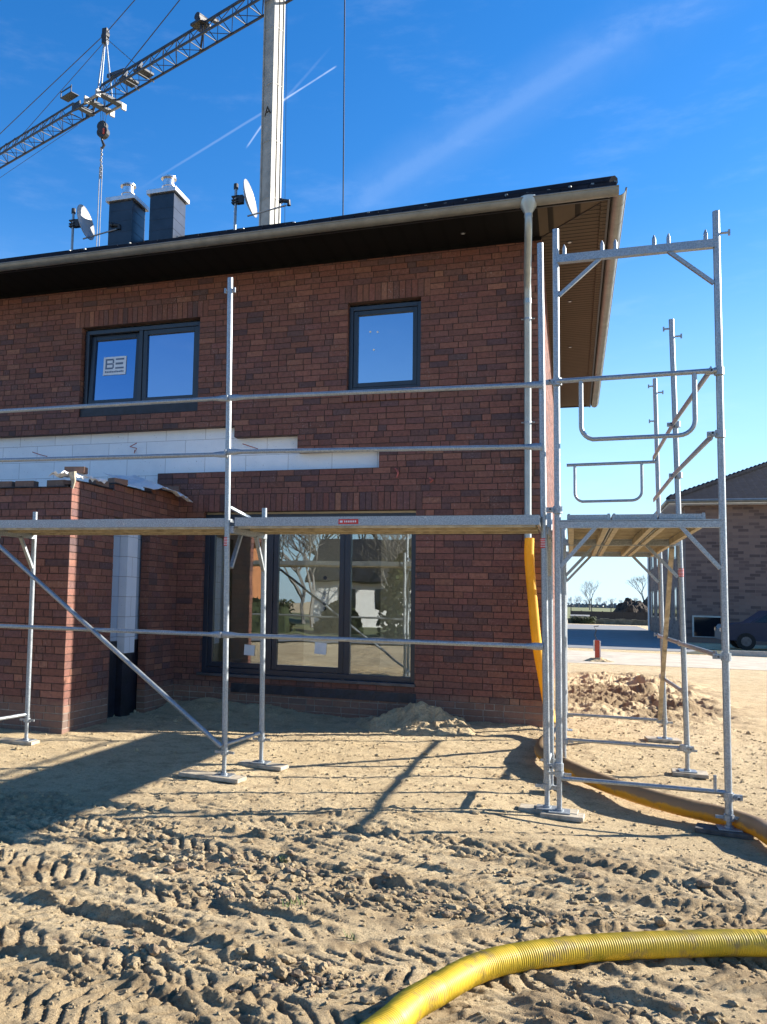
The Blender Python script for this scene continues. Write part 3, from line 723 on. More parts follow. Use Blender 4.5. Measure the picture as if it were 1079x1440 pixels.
gutter((ES + .08, EF - .08, ZE + .050), (ES + .08, EB, ZE + .050), (1, 0, 0), .52, 'gutter')
# downpipe with funnel, swan neck and wall clips
m_ = MB(); px = -.495; pf = -.445; gy = EF - .08; g0 = ZE - .015
m_.tube([(pf, gy, g0 + .085), (pf, gy, g0 + .0), (pf, gy, g0 - .09), (pf, gy, g0 - .13)], [.105, .10, .048, .043], 16)
m_.tube([(pf, gy, g0 - .10), (pf, gy, g0 - .20), (pf - .004, gy + .06, g0 - .30), (px, FY - .16, g0 - .60), (px, FY - .10, g0 - .70), (px, FY - .10, 2.30)], .043, 16)
m_.tube([(px, FY - .1, g0 - .86), (px, FY - .1, g0 - .80)], .047, 16); m_.tube([(pf, gy, g0 - .14), (pf, gy, g0 - .105)], .048, 16)
dp = m_.build('downpipe', MT['zinc_light'], house, smooth=True)
for z in (5.05, 3.75, 2.6):
    m_ = MB(); m_.tube([(px, FY - .1, z - .012), (px, FY - .1, z + .012)], .048, 14); m_.tube([(px + .05, FY - .1, z), (px + .085, FY - .1, z)], .010, 6); m_.tube([(px - .05, FY - .1, z), (px - .075, FY - .1, z)], .009, 6); m_.tube([(px, FY - .06, z), (px, FY + .01, z)], .008, 6); m_.build('pipe_clamp', MT['galv'], dp)
# chimneys
for cx, cy in ((-8.77, 15.0), (-7.93, 15.15)):
    zt_ = 9.47 if cx < -8 else 9.58
    m_ = MB(); m_.box((cx, cy, 7.6), (cx + .53, cy + .55, zt_ - .05))
    for k in range(7): m_.box((cx - .004, cy - .004, 7.9 + k * .22), (cx + .534, cy + .554, 7.905 + k * .22))
    ch = m_.build('chimney', MT['slate'], house)
    ch['label'] = 'left slate clad chimney' if cx < -8 else 'right slate clad chimney'
    m_ = MB(); m_.box((cx - .06, cy - .06, zt_ - .05), (cx + .59, cy + .61, zt_ + .04)); bevel(m_.build('chimney_cap', MT['capwhite'], ch), .006)
    m_ = MB(); c = (cx + .265, cy + .275)
    m_.tube([(*c, zt_ + .04), (*c, zt_ + .12), (*c, zt_ + .14), (*c, zt_ + .34)], [.15, .14, .118, .118], 20)
    m_.tube([(*c, zt_ + .37), (*c, zt_ + .40), (*c, zt_ + .43)], [.16, .16, .06], 20); m_.tube([(*c, zt_ + .34), (*c, zt_ + .37)], .08, 16)
    m_.tube([(*c, zt_ + .20), (*c, zt_ + .22)], .14, 20)
    m_.build('flue_pipe', MT['steel'], ch, smooth=True)
# rails along the eaves (snow guard hooks glinting on the tiles)
for i in range(60):
    x = WL + .2 + i * .235
    if rnd.random() < .6:
        m_ = MB(); m_.box((x, EF - .03, zt + .016), (x + .03, EF + .02, zt + .028 + .02 * rnd.random()), 0, Matrix.Rotation(rnd.uniform(-.5, .5), 3, 'Z')); m_.build('roof_hook', MT['zinc'], roof)

# satellite dishes
def dish(px, pz, y, label):
    t = thing('satellite_dish', label, 'satellite dish', (px, y, 7.9), 'satellite dishes on the roof')
    m_ = MB(); m_.tube([(px, y, 7.9), (px, y, pz + .25)], .028, 10); m_.tube([(px, y, pz + .24), (px, y, pz + .34)], .045, 10, 1)
    for z in (pz, pz + .07, pz - .05): m_.box((px - .07, y - .05, z), (px + .08, y + .05, z + .025), 1)
    m_.box((px + .03, y - .05, pz - .06), (px + .16, y + .05, pz + .09), 1)
    m_.build('mast', [MT['galv'], MT['dark']], t)
    c = Vector((px + .22, y, pz)); nrm = Vector((.955, .02, .20)).normalized(); a = nrm.cross(Z).normalized(); b_ = a.cross(nrm)
    m_ = MB(); Rr = .36
    for off, fl in ((0, 1), (-.012, -1)):
        rings = 6; seg = 28; i0 = len(m_.v)
        for k in range(rings + 1):
            q = k / rings
            for j in range(seg):
                th = 2 * math.pi * j / seg; m_.v.append(tuple(c + nrm * (off + .09 * q * q) + (a * math.cos(th) * .92 + b_ * math.sin(th)) * Rr * q))
        for k in range(rings):
            for j in range(seg): m_.f.append((i0 + k * seg + j, i0 + (k + 1) * seg + j, i0 + (k + 1) * seg + (j + 1) % seg, i0 + k * seg + (j + 1) % seg)); m_.m.append(0); m_.c.append(None)
    m_.tube([c + nrm * .084 + (a * math.cos(th / 28 * 6.2832) * .92 + b_ * math.sin(th / 28 * 6.2832)) * Rr for th in range(29)], .009, 6)
    m_.build('reflector', MT['dish'], t, smooth=True)
    foot = c - b_ * Rr * .97 + nrm * .08; tip = foot + Vector((.66, -.02, .10))
    m_ = MB(); m_.tube([foot - Vector((.12, 0, .0)), tip], .016, 8); m_.build('feed_arm', MT['galv'], t)
    m_ = MB(); m_.tube([tip + Vector((.05, 0, -.01)), tip + Vector((.05, 0, .07)), tip + Vector((-.08, 0, .10))], .038, 10); m_.tube([tip + Vector((-.08, 0, .09)), tip + Vector((-.13, 0, .11))], .05, 12); m_.build('receiver', MT['dark'], t)
    return t
dish(-9.60, 9.06, 15.0, 'grey satellite dish left of the chimneys')
dish(-6.02, 9.08, 15.0, 'grey satellite dish in front of the crane mast')

# ------------------------------------------------------------------ unfinished brick extension
EX = -5.2; EY = 8.33
ext = thing('brick_extension', 'unfinished low brick annex with a side opening and open top left of the house', 'annex', (EX, EY, 0))
mb = MB(); brickwork(mb, (0, EY, 0), (1, 0, 0), (0, -1, 0), [(-10.5, EX, -.3, kz(32) + .01)], [], 21, k1=40)
mb.build('front_wall', BM, ext, col=True)
mb = MB(); brickwork(mb, (EX, EY, 0), (0, 1, 0), (1, 0, 0), [(0, .95, -.3, kz(33) + .01), (.95, 1.95, -.3, kz(34) + .01), (1.95, 2.80, -.3, kz(35) + .01)], [(.98, 1.93, -1, kz(29))], 22, k1=40)
for u in (0.98,):
    brickwork(mb, (EX, EY + u, 0), (-1, 0, 0), (0, 1, 0), [(0.001, .115, -.3, kz(29))], [], 24, k1=29)
brickwork(mb, (EX, EY + 1.93, 0), (-1, 0, 0), (0, -1, 0), [(0.001, .115, -.3, kz(29))], [], 25, k1=29)
mb.box((EX - .115, EY + .98, kz(29) - .002), (EX - .012, EY + 1.93, kz(29) + .03), 1)
# flat tops of the brick skin
for a, b, z in ((0, .95, kz(33)), (.95, 1.95, kz(34)), (1.95, 2.8, kz(35))): mb.box((EX - .115, EY + a + .002, z - .05), (EX - .008, EY + b - .002, z - .004), 0)
mb.box((-10.5, EY + .008, kz(32) - .05), (EX - .12, EY + .115, kz(32) - .004), 0)
mb.build('side_wall', BM, ext, col=True)
mb = MB()
mb.box((EX - .32, EY + .14, .95), (EX - .14, EY + 2.79, 2.72)); mb.box((-10.5, EY + .14, .95), (EX - .33, EY + .32, 2.66)); mb.build('block_wall', MT['block_panel'], ext)
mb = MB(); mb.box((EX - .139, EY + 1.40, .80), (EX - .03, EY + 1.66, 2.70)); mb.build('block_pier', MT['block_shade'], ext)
mb = MB(); mb.box((EX - .325, EY + .16, -.2), (EX - .135, EY + 2.78, .945)); mb.box((EX - .134, EY + 1.40, -.2), (EX - .05, EY + 1.64, .795)); mb.build('bitumen_base', MT['bitumen'], ext)
# crumpled foil strips left over the wall top
def foil(pts, w, name, seed, m=MT['foil']):
    rr = random.Random(seed); g = MB(); n = 5; grid = []
    P = [Vector(p) for p in pts]; seg = 16
    for i in range(seg + 1):
        t = i / seg * (len(P) - 1); k = min(int(t), len(P) - 2); p = P[k].lerp(P[k + 1], t - k); row = []
        for j in range(n + 1):
            q = j / n; row.append(Vector((p.x + w[0] * (q - .5), p.y + w[1] * (q - .5), p.z + .03 * rr.uniform(-1, 1) + w[2] * (q - .5))))
        grid.append(row)
    for i in range(seg):
        for j in range(n): g.poly([grid[i][j], grid[i + 1][j], grid[i + 1][j + 1], grid[i][j + 1]])
    o = g.build(name, m, None, loc=pts[0]); s = o.modifiers.new('s', 'SOLIDIFY'); s.thickness = .004; return o
zt1 = kz(33)
tag(foil([(EX - .20, EY + .02, zt1 + .05), (EX - .06, EY + .06, zt1 + .09), (EX + .05, EY + .28, zt1 + .06), (EX + .02, EY + .55, zt1 + .06)], (.03, .34, .02), 'plastic_foil', 1), 'crumpled white plastic foil draped over the front corner of the annex wall', 'plastic foil', 'plastic foils on the annex wall')
tag(foil([(EX - .10, EY + 1.2, kz(34) + .07), (EX - .02, EY + 1.8, kz(35) + .06), (EX + .03, EY + 2.4, kz(35) + .02), (EX + .02, EY + 2.75, kz(35) - .02)], (.42, .02, -.16), 'plastic_foil', 2), 'printed white plastic foil on the annex wall top next to the house', 'plastic foil', 'plastic foils on the annex wall')
m_ = MB(); m_.tube([(EX + .012, EY - .03, zt1 + .08), (EX + .03, EY - .02, zt1 - .02), (EX + .015, EY - .012, zt1 - .1)], [.05, .025, .012], 6)
tag(m_.build('foil_scrap', MT['wood'], None), 'torn scrap of foil hanging off the annex wall corner', 'foil scrap')
m_ = MB()
for i in range(30):
    x0 = -10.4 + i * .172; s = .012 * math.sin(i * 1.3); m_.box((x0, EY - .03, kz(32) + .002 + s * .3), (x0 + .172, EY + .14, kz(32) + .010 + s * .3))
m_.build('damp_course', MT['bitumen'], ext)
m_ = MB()
for i in range(16):
    y0 = EY + .1 + i * .168; z = (kz(33) if y0 < EY + .9 else kz(34) if y0 < EY + 1.9 else kz(35)); m_.box((EX - .13, y0, z + .001), (EX + .022, y0 + .166, z + .007 + .003 * (i % 3)))
m_.build('damp_course', MT['bitumen'], ext)
spots = [(-6.12, EY + .06, kz(32) + .012, 0, 'loose brick lying at the far left of the annex wall top'), (-5.83, EY + .06, kz(32) + .012, 2, 'reddish loose brick on the annex wall, second from the left'),
         (-5.42, EY + .07, kz(32) + .014, -3, 'loose brick under the foil at the front corner of the annex'), (EX - .08, EY + .20, kz(33) + .10, 8, 'loose brick lying on top of the draped foil'),
         (EX - .05, EY + .66, kz(33) + .012, 80, 'loose brick on the annex side wall beside the foil'), (EX - .05, EY + 1.12, kz(34) + .010, 75, 'loose brick halfway along the annex side wall'),
         (EX - .06, EY + 2.66, kz(35) + .03, 12, 'dark loose brick where the annex meets the house')]
for x, y, z, a, lab in spots:
    mb = MB(); mb.box((x - .12, y - .055, z), (x + .12, y + .055, z + .071), 0, Matrix.Rotation(R(a), 3, 'Z')); c = brick_col(rnd); mb.c = [c] * 6
    o = mb.build('loose_brick', [MT['brick']], None, loc=(x, y, z), col=True); bevel(o, .003); tag(o, lab, 'brick', 'loose bricks on the annex wall')

# ------------------------------------------------------------------ scaffolding
TR = .0242
def pole(t, a, b, label=None, r=TR, holes=True):
    m_ = MB(); a = Vector(a); b = Vector(b); m_.tube([a, b], r, 14)
    d = (b - a).normalized(); m_.tube([b, b + d * .0], r * .8, 10, cap=False) if False else None
    m_.tube([a + d * .0, a + d * .03], r + .003, 14)
    o = m_.build('pole', MT['galv'], t, smooth=True)
    if label: o['label'] = label
    return o
def foot(t, x, y, top):
    g = gz(x, y) + .038
    m_ = MB(); m_.tube([(x, y, g), (x, y, top + .12)], .0185, 12); m_.build('jack', MT['galv'], t, smooth=True)
    m_ = MB(); m_.box((x - .075, y - .075, g), (x + .075, y + .075, g + .008)); m_.tube([(x, y, g + .002), (x, y, g + .022)], .03, 12); m_.build('base_plate', MT['galv'], t)
    m_ = MB(); m_.tube([(x, y, top - .045), (x, y, top - .005)], .034, 12)
    for s in (-1, 1): m_.bar((x + s * .02, y, top - .025), (x + s * .085, y, top - .025), .012, .02)
    m_.build('wing_nut', MT['galv'], t)
def railp(t, a, b, r=.019, name='guard_rail', flat=True):
    a = Vector(a); b = Vector(b); d = (b - a).normalized(); m_ = MB(); e = .11
    if flat: m_.tube([a, a + d * .06, a + d * (e + .02), b - d * (e + .02), b - d * .06, b], [r * 1.5, r * 1.5, r, r, r * 1.5, r * 1.5], 10, flat=[(.25, 1), (.25, 1), (1, 1), (1, 1), (.25, 1), (.25, 1)])
    else: m_.tube([a, b], r, 10)
    return m_.build(name, MT['galv'], t, smooth=True)
def toggle(t, p, d=(1, 0, 0), l=.05):
    p = Vector(p); d = Vector(d); m_ = MB(); m_.tube([p, p + d * (TR + l)], .009, 8); q = p + d * (TR + l); m_.bar(q - Z * .022, q + Z * .022, .014, .016, up=Vector((0, 1, 0))); m_.build('wedge_pin', MT['galv'], t)
def clamp(t, p, ax=(1, 0, 0)):
    p = Vector(p); ax = Vector(ax); m_ = MB(); m_.tube([p - Z * .028, p + Z * .028], .034, 12); q = p + ax * .055
    m_.bar(p - ax * .02, q + ax * .03, .03, .036); m_.tube([q + Vector((0, -.055, 0)), q + Vector((0, .03, 0))], .008, 6); m_.tube([q + Vector((0, -.055, 0)), q + Vector((0, -.04, 0))], .014, 6); m_.build('clamp', MT['galv'], t)
def sticker_ring(t, x, y, z):
    m_ = MB(); m_.tube([(x, y, z), (x, y, z + .075)], TR + .0015, 14, cap=False)
    for k in range(5): m_.tube([(x, y, z + .01 + k * .013), (x, y, z + .014 + k * .013)], TR + .0022, 14, 1, cap=False)
    m_.build('sticker', [MT['red'], MT['capwhite']], t, smooth=True)
def portal(t, p_in, p_out, zb, zt_, dirv, brace=.3):
    """transom with a U profile on top, lower strut and two corner braces between two poles"""
    a = Vector(p_in); b = Vector(p_out); d = Vector(dirv)
    m_ = MB(); m_.bar((a.x, a.y, zt_ - .0), (b.x, b.y, zt_), .045, .05); m_.bar((a.x, a.y, zt_ + .032), (b.x, b.y, zt_ + .032), .05, .008)
    m_.build('transom', MT['galv'], t)
    for p, s in ((a, 1), (b, -1)):
        m_ = MB(); q = Vector((p.x, p.y, zt_ - .32)) + d * s * .02; e = Vector((p.x, p.y, zt_ - .02)) + d * s * brace; m_.bar(q, e, .028, .032, up=Vector((-d.y, d.x, 0))); m_.build('corner_brace', MT['galv'], t)
    m_ = MB(); m_.tube([(a.x, a.y, zb), (b.x, b.y, zb)], .0168, 10); m_.build('lower_strut', MT['galv'], t, smooth=True)

def deck(t, lo, hi, axis, nb=1, red=False):
    """steel-edged scaffold boards with a plywood belly; axis = long direction (0 x, 1 y)"""
    x0, y0, z = lo; x1, y1 = hi
    w = ((y1 - y0) if axis == 0 else (x1 - x0)) / nb
    for k in range(nb):
        if axis == 0: a0, a1, b0, b1 = x0, x1, y0 + k * w + .006, y0 + (k + 1) * w - .006
        else: a0, a1, b0, b1 = x0 + k * w + .006, x0 + (k + 1) * w - .006, y0, y1
        m_ = MB()
        def bx(ax0, ax1, ay0, ay1, z0_, z1_, mi=0): m_.box((ax0, ay0, z0_), (ax1, ay1, z1_), mi)
        bx(a0 + .02, a1 - .02, b0 + .02, b1 - .02, z - .016, z - .002, 0)
        if axis == 0:
            bx(a0, a1, b0, b0 + .012, z - .075, z, 0); bx(a0, a1, b1 - .012, b1, z - .075, z, 0); bx(a0, a0 + .02, b0 + .012, b1 - .012, z - .075, z, 0); bx(a1 - .02, a1, b0 + .012, b1 - .012, z - .075, z, 0)
            bx(a0 + .03, a1 - .03, b0 + .012, b0 + .045, z - .092, z - .052, 1); bx(a0 + .03, a1 - .03, b1 - .045, b1 - .012, z - .092, z - .052, 1)
            n = max(2, int((a1 - a0) / .42))
            for i in range(1, n): q = a0 + (a1 - a0) * i / n; bx(q - .02, q + .02, b0 + .045, b1 - .045, z - .06, z - .017, 1)
            bx(a0 + .03, a1 - .03, b0 + .045, b1 - .045, z - .036, z - .018, 1)
        else:
            z += 0
            bx(a0, a1, b0, b0 + .012, z - .046, z - .001, 0); bx(a0, a1, b1 - .012, b1, z - .046, z - .001, 0); bx(a0, a0 + .012, b0 + .032, b1 - .032, z - .085, z, 0); bx(a1 - .012, a1, b0 + .032, b1 - .032, z - .085, z, 0)
            bx(a0 + .012, a0 + .05, b0 + .03, b1 - .03, z - .10, z - .05, 1); bx(a1 - .05, a1 - .012, b0 + .03, b1 - .03, z - .10, z - .05, 1)
            n = 9
            for i in range(1, n * 2): q = b0 + (b1 - b0) * i / (n * 2); bx(a0 + .05, a1 - .05, q - .012, q + .012, z - .05, z - .036, 1)
            bx(a0 + .05, a1 - .05, b0 + .03, b1 - .03, z - .036, z - .018, 1)
            m_.bar((a0 + .0, b0 - .004, z - .03), (a1, b0 - .004, z - .03), .008, .008, 0)
            m_.box((a0 + .004, b0 - .006, z - .05), (a0 + .022, b0, z + .006)); m_.box((a1 - .022, b0 - .006, z - .05), (a1 - .004, b0, z + .006))
        o = m_.build('deck', [MT['galv'], MT['ply']], t)
        if red and k == 0:
            xx = red; m_ = MB(); m_.box((xx, b0 - .003, z - .062), (xx + .165, b0 - .001, z - .022), 0)
            m_.box((xx + .012, b0 - .0045, z - .05), (xx + .035, b0 - .003, z - .034), 1)
            for i in range(7): m_.box((xx + .048 + i * .015, b0 - .0045, z - .049), (xx + .048 + i * .015 + .009, b0 - .003, z - .034), 1)
            m_.build('sticker', [MT['red'], MT['capwhite']], o)
DZ = 2.205
fs = thing('scaffold', 'galvanised scaffold with long decks in front of the brick facade', 'scaffold', (-2.72, 6.9, 0), 'scaffolding round the house')
XL = [-5.29, -2.735, -.178]; YO, YI = 6.9, 7.63; YR = 7.05
pole(fs, (-2.735, YO, .26), (-2.80, YO, 4.31), 'tall pole with a red sticker'); foot(fs, -2.735, YO, .26); sticker_ring(fs, -2.766, YO, 1.96)
pole(fs, (-2.665, YI, .27), (-2.69, YI, 2.36), 'short inner pole'); foot(fs, -2.665, YI, .27)
pole(fs, (-5.29, YO, .26), (-5.31, YO, 4.3)); foot(fs, -5.29, YO, .26)
pole(fs, (-5.172, YI, .27), (-5.185, YI, 2.35)); foot(fs, -5.172, YI, .27)
pole(fs, (-7.86, YO, .26), (-7.86, YO, 4.3)); foot(fs, -7.86, YO, .26); pole(fs, (-7.8, YI, .26), (-7.8, YI, 2.35)); foot(fs, -7.8, YI, .26)
pole(fs, (-.180, YR, .19), (-.220, YR, 4.38), 'tall pole clamped to the side scaffold'); foot(fs, -.180, YR, .19); sticker_ring(fs, -.200, YR, 1.96)
pole(fs, (-.165, YI + .1, .27), (-.172, YI + .1, 2.30)); foot(fs, -.165, YI + .1, .27)
for x, yo in ((-2.73, YO), (-5.25, YO), (-7.83, YO), (-.19, YR)):
    yi = YI + (.1 if x > -1 else 0)
    xi = {-2.73: -2.68, -5.25: -5.18, -7.83: -7.8, -.19: -.172}[x]
    portal(fs, (xi, yi, 0), (x, yo, 0), .30, 2.095, (0, -1, 0), .24)
def fy(x): return YO + (YR - YO) * max(0, min(1, (x + 2.75) / 2.55))
for z in (1.21, 2.765, 3.235):
    for a, b in ((-7.86, -5.30), (-5.30, -2.765), (-2.765, -.205)):
        dz = {1.21: (.0, .0), 2.765: (0, -.02), 3.235: (0, 0)}[z]
        railp(fs, (a + .0, fy(a) - .034, z + dz[0]), (b - .0, fy(b) - .034, z + dz[1]), .019)
m_ = MB(); m_.tube([(-2.745, YO - .05, .29), (-5.32, YO - .05, 2.16)], .021, 10); m_.build('diagonal_brace', MT['galv'], fs, smooth=True)
deck(fs, (-2.70, YO - .0, DZ), (-.225, YI - .02), 0, 2, red=-1.79)
deck(fs, (-5.26, YO - .0, DZ - .005), (-2.765, YI - .02), 0, 2)
deck(fs, (-7.83, YO - .0, DZ - .005), (-5.32, YI - .02), 0, 2)
m_ = MB(); m_.bar((-2.755, YO + .02, 2.295), (-2.66, YO + .26, 2.225), .03, .02); m_.build('toe_bracket', MT['galv'], fs)
for x in (-2.78, -5.3):
    for z in (1.21, 2.76, 3.235): toggle(fs, (x, YO, z), (0, -1, 0), .03)
toggle(fs, (-2.80, YO, 4.2), (-1, 0, 0), .02); toggle(fs, (-2.80, YO, 4.2), (1, 0, 0), .02)

ss = thing('scaffold', 'open ended scaffold tower running along the right side of the house', 'scaffold', (.46, 7.0, 0), 'scaffolding round the house')
YS = [7.0, 9.07, 11.14]; XI, XO = -.092, 1.0
pole(ss, (XI, 7.0, .30), (-.103, 7.0, 4.46), 'front inner pole'); foot(ss, XI + .0, 7.0, .30)
pole(ss, (1.03, 7.0, .10), (1.022, 7.0, 4.46), 'front outer pole'); foot(ss, 1.03, 7.0, .10)
for y, top, lean in ((9.07, 4.30, -.078), (11.14, 4.23, -.055)):
    pole(ss, (XI + .02, y, .24), (XI + .02, y, 2.30)); foot(ss, XI + .02, y, .24)
    pole(ss, (XO, y, .24), (XO + lean, y, top)); foot(ss, XO, y, .24)
    toggle(ss, (XO + lean, y, top - .09), (-1, 0, 0), .045); toggle(ss, (XO + lean, y, top - .17), (1, 0, 0), .06)
    portal(ss, (XI + .02, y, 0), (XO + lean * .45, y, 0), .235, 2.135, (1, 0, 0), .29)
toggle(ss, (XO + -.05, 11.14, 3.72), (-1, 0, 0), .045); toggle(ss, (XO - .03, 11.14, 1.21), (-1, 0, 0), .04)
toggle(ss, (1.022, 7, 4.29), (1, 0, 0), .06)
portal(ss, (-.098, 7.0, 0), (1.026, 7.0, 0), .245, 2.135, (1, 0, 0), .27)
# top frame of the front bay
m_ = MB(); m_.bar((-.10, 7.0, 4.215), (1.02, 7.0, 4.215), .05, .062); m_.build('top_beam', MT['galv'], ss)
for p, q in (((-.08, 7, 3.925), (.22, 7, 4.19)), ((1.00, 7, 3.915), (.70, 7, 4.19))):
    m_ = MB(); m_.bar(p, q, .026, .032, up=Vector((0, 1, 0))); m_.build('corner_brace', MT['galv'], ss)
for x in (-.04, .235, .33, .60, .70, .95):
    m_ = MB(); m_.tube([(x, 7.0, 4.24), (x, 7.0, 4.30), (x, 7, 4.33)], [.014, .014, .004], 8); m_.build('spigot', MT['galv'], ss)
m_ = MB(); m_.tube([(.945, 6.99, .25), (.945, 6.99, .36)], .011, 8); m_.build('spigot', MT['galv'], ss)
# end guards: a straight rail with a U-shaped loop below
def endguard(y, x0, x1, u0, u1, z, zb, s=1.0):
    m_ = MB(); m_.tube([(x0, y, z - .005), (x1, y, z + .008)], .019, 10)
    r = .11; pts = [(u0, y + .0, z)]
    pts += [(u0 - .0, y, zb + r)] + [(u0 + r - r * math.cos(t * math.pi / 12), y, zb + r - r * math.sin(t * math.pi / 12)) for t in range(1, 6)]
    pts += [(u1 - r + r * math.sin(t * math.pi / 12), y, zb + .01 + r - r * math.cos(t * math.pi / 12)) for t in range(0, 6)] + [(u1, y, zb + r + .01), (u1, y, z)]
    m_.tube(pts, .0168, 10); m_.build('end_guard', MT['galv'], ss, smooth=True)
endguard(6.965, -.10, 1.0, .075, .855, 3.245, 2.775)
endguard(11.14, -.047, .95, .045, .79, 3.225, 2.77)
for z in (3.27, 2.78, 1.20):
    xo = .985 if z > 2 else .975
    for a, b in ((7.0, 9.07), (9.07, 11.14)):
        xa = 1.0 - (0 if a < 8 else (.05 if z > 2 else .02)); xb = 1.0 - ((.055 if z > 2 else .03))
        railp(ss, (xa - .03, a, z), (xb - .03, b, z))
railp(ss, (.97, 9.07, .755), (.955, 11.14, .735))
m_ = MB(); m_.bar((.945, 11.10, .26), (.90, 9.10, 2.10), .042, .042); m_.build('diagonal_brace', MT['wood'], ss)
for a, b in ((7.02, 9.05), (9.09, 11.12)): deck(ss, (-.035, a, DZ + .01), (.925, b), 1, 3)
for z in (.33, 2.25, 3.24): clamp(ss, (-.095 - .0, 6.985, z), (-1, 0, 0))
clamp(ss, (1.02, 6.985, 3.25), (-1, 0, 0)); clamp(ss, (1.02, 6.99, 2.79), (-1, 0, 0)); clamp(ss, (1.03, 6.99, 1.19), (-1, 0, 0)); clamp(ss, (1.03, 6.99, .22), (1, 0, 0))
clamp(ss, (.97, 9.05, .24), (1, 0, 0)); clamp(ss, (.955, 9.06, 3.27), (-1, 0, 0)); clamp(ss, (.965, 9.06, 2.78), (-1, 0, 0))
sticker_ring(ss, XO - .03, 9.07, 1.82)

# sole boards
def board(x, y, l, w, a, m, lab, th=.034):
    z = gz(x, y) + .002; mb = MB(); mb.box((x - l / 2, y - w / 2, z), (x + l / 2, y + w / 2, z + th), 0, Matrix.Rotation(R(a), 3, 'Z'))
    o = bevel(mb.build('wooden_board', m, None, loc=(x, y, z)), .005); tag(o, lab, 'board', 'sole boards under the scaffold feet')
board(-2.83, 6.88, .56, .17, -6, MT['wood'], 'long pale board under the tall left scaffold pole')
board(-2.64, 7.62, .44, .17, -8, MT['wood'], 'board under the short inner pole behind the tall left one')
board(-5.26, 7.62, .40, .17, 4, MT['wood'], 'board under the scaffold pole at the left edge before the annex')
board(-.17, 7.06, .42, .16, -4, MT['wood'], 'board under the clamped pole beside the house corner')
board(-.07, 6.97, .30, .17, -5, MT['wood'], 'narrow board under the front inner pole of the side scaffold')
board(1.0, 7.0, .36, .18, -12, MT['wood_dark'], 'dark board under the front outer pole next to the muddy hose')
board(1.02, 9.08, .30, .24, -3, MT['wood'], 'square light board under the middle outer pole of the side scaffold')
board(.98, 11.16, .36, .24, 5, MT['wood'], 'board under the rear outer pole of the side scaffold')

# ------------------------------------------------------------------ hoses
def spline(pts, step):
    P = [Vector(p) for p in pts]; P = [P[0] * 2 - P[1]] + P + [P[-1] * 2 - P[-2]]; out = []
    for i in range(1, len(P) - 2):
        p0, p1, p2, p3 = P[i - 1:i + 3]; n = max(2, int((p2 - p1).length / step))
        for k in range(n):
            t = k / n; out.append(.5 * ((2 * p1) + (-p0 + p2) * t + (2 * p0 - 5 * p1 + 4 * p2 - p3) * t * t + (-p0 + 3 * p1 - 3 * p2 + p3) * t ** 3))
    out.append(P[-2]); return out
def corrugated(pts, r, pitch, amp, name, mats, n=36):
    path = spline(pts, pitch / 4); rr = []
    s = 0
    for i, p in enumerate(path):
        if i: s += (path[i] - path[i - 1]).length
        rr.append((r if not callable(r) else r(s)) + amp * math.cos(2 * math.pi * s / pitch))
    m_ = MB(); m_.tube(path, rr, n); return m_.build(name, mats, None, smooth=False, loc=pts[0])
hp = [(-.80, 2.55, .060), (-.67, 2.93, .060), (-.595, 3.156, .062), (-.555, 3.31, .064), (-.49, 3.46, .064), (-.375, 3.71, .064), (-.235, 3.89, .064), (.045, 4.116, .064), (.389, 4.315, .064), (.803, 4.507, .064), (1.5, 4.72, .064), (2.4, 4.9, .064)]
hp = [(x, y, z + .004) for x, y, z in hp]
o = corrugated(hp, .054, .0115, .0017, 'corrugated_hose', [MT['hose']], 40)
for p in o.data.polygons: p.use_smooth = True
tag(o, 'clean bright yellow corrugated drainage hose in the foreground', 'hose', 'yellow drainage hoses')
h2 = [(-.475, 11.02, 2.32), (-.475, 10.99, 2.05), (-.43, 10.94, 1.5), (-.385, 10.9, 1.05), (-.31, 10.86, .62), (-.24, 10.72, .26), (-.21, 10.35, .10), (-.28, 9.75, .08), (-.265, 9.1, .08), (-.06, 8.50, .08), (.22, 7.90, .08), (.50, 7.50, .075), (.76, 7.30, .06), (1.0, 7.19, .045), (1.19, 6.92, .045), (1.27, 6.5, .06), (1.6, 5.95, .08), (2.2, 5.3, .08)]
h2 = [(x, y, z + max(0, gz(x, y) * (1 if z < .2 else 0))) for x, y, z in h2]
pa = spline(h2, .02); acc = [0]
for i in range(1, len(pa)): acc.append(acc[-1] + (pa[i] - pa[i - 1]).length)
rad = [(.056 + .012 * min(1, max(0, (s - 1.9) / 1.2))) + .0012 * math.cos(2 * math.pi * s / .04) for s in acc]
m_ = MB(); k = min(i for i, s in enumerate(acc) if s > 2.35)
m_.tube(pa[:k + 1], rad[:k + 1], 20, 0); m_.tube(pa[k:], rad[k:], 22, 1)
tag(m_.build('corrugated_hose', [MT['hose_up'], MT['hose_dirty']], None, smooth=True, loc=h2[0]), 'orange hose hanging from the downpipe and running muddy under the side scaffold', 'hose', 'yellow drainage hoses')

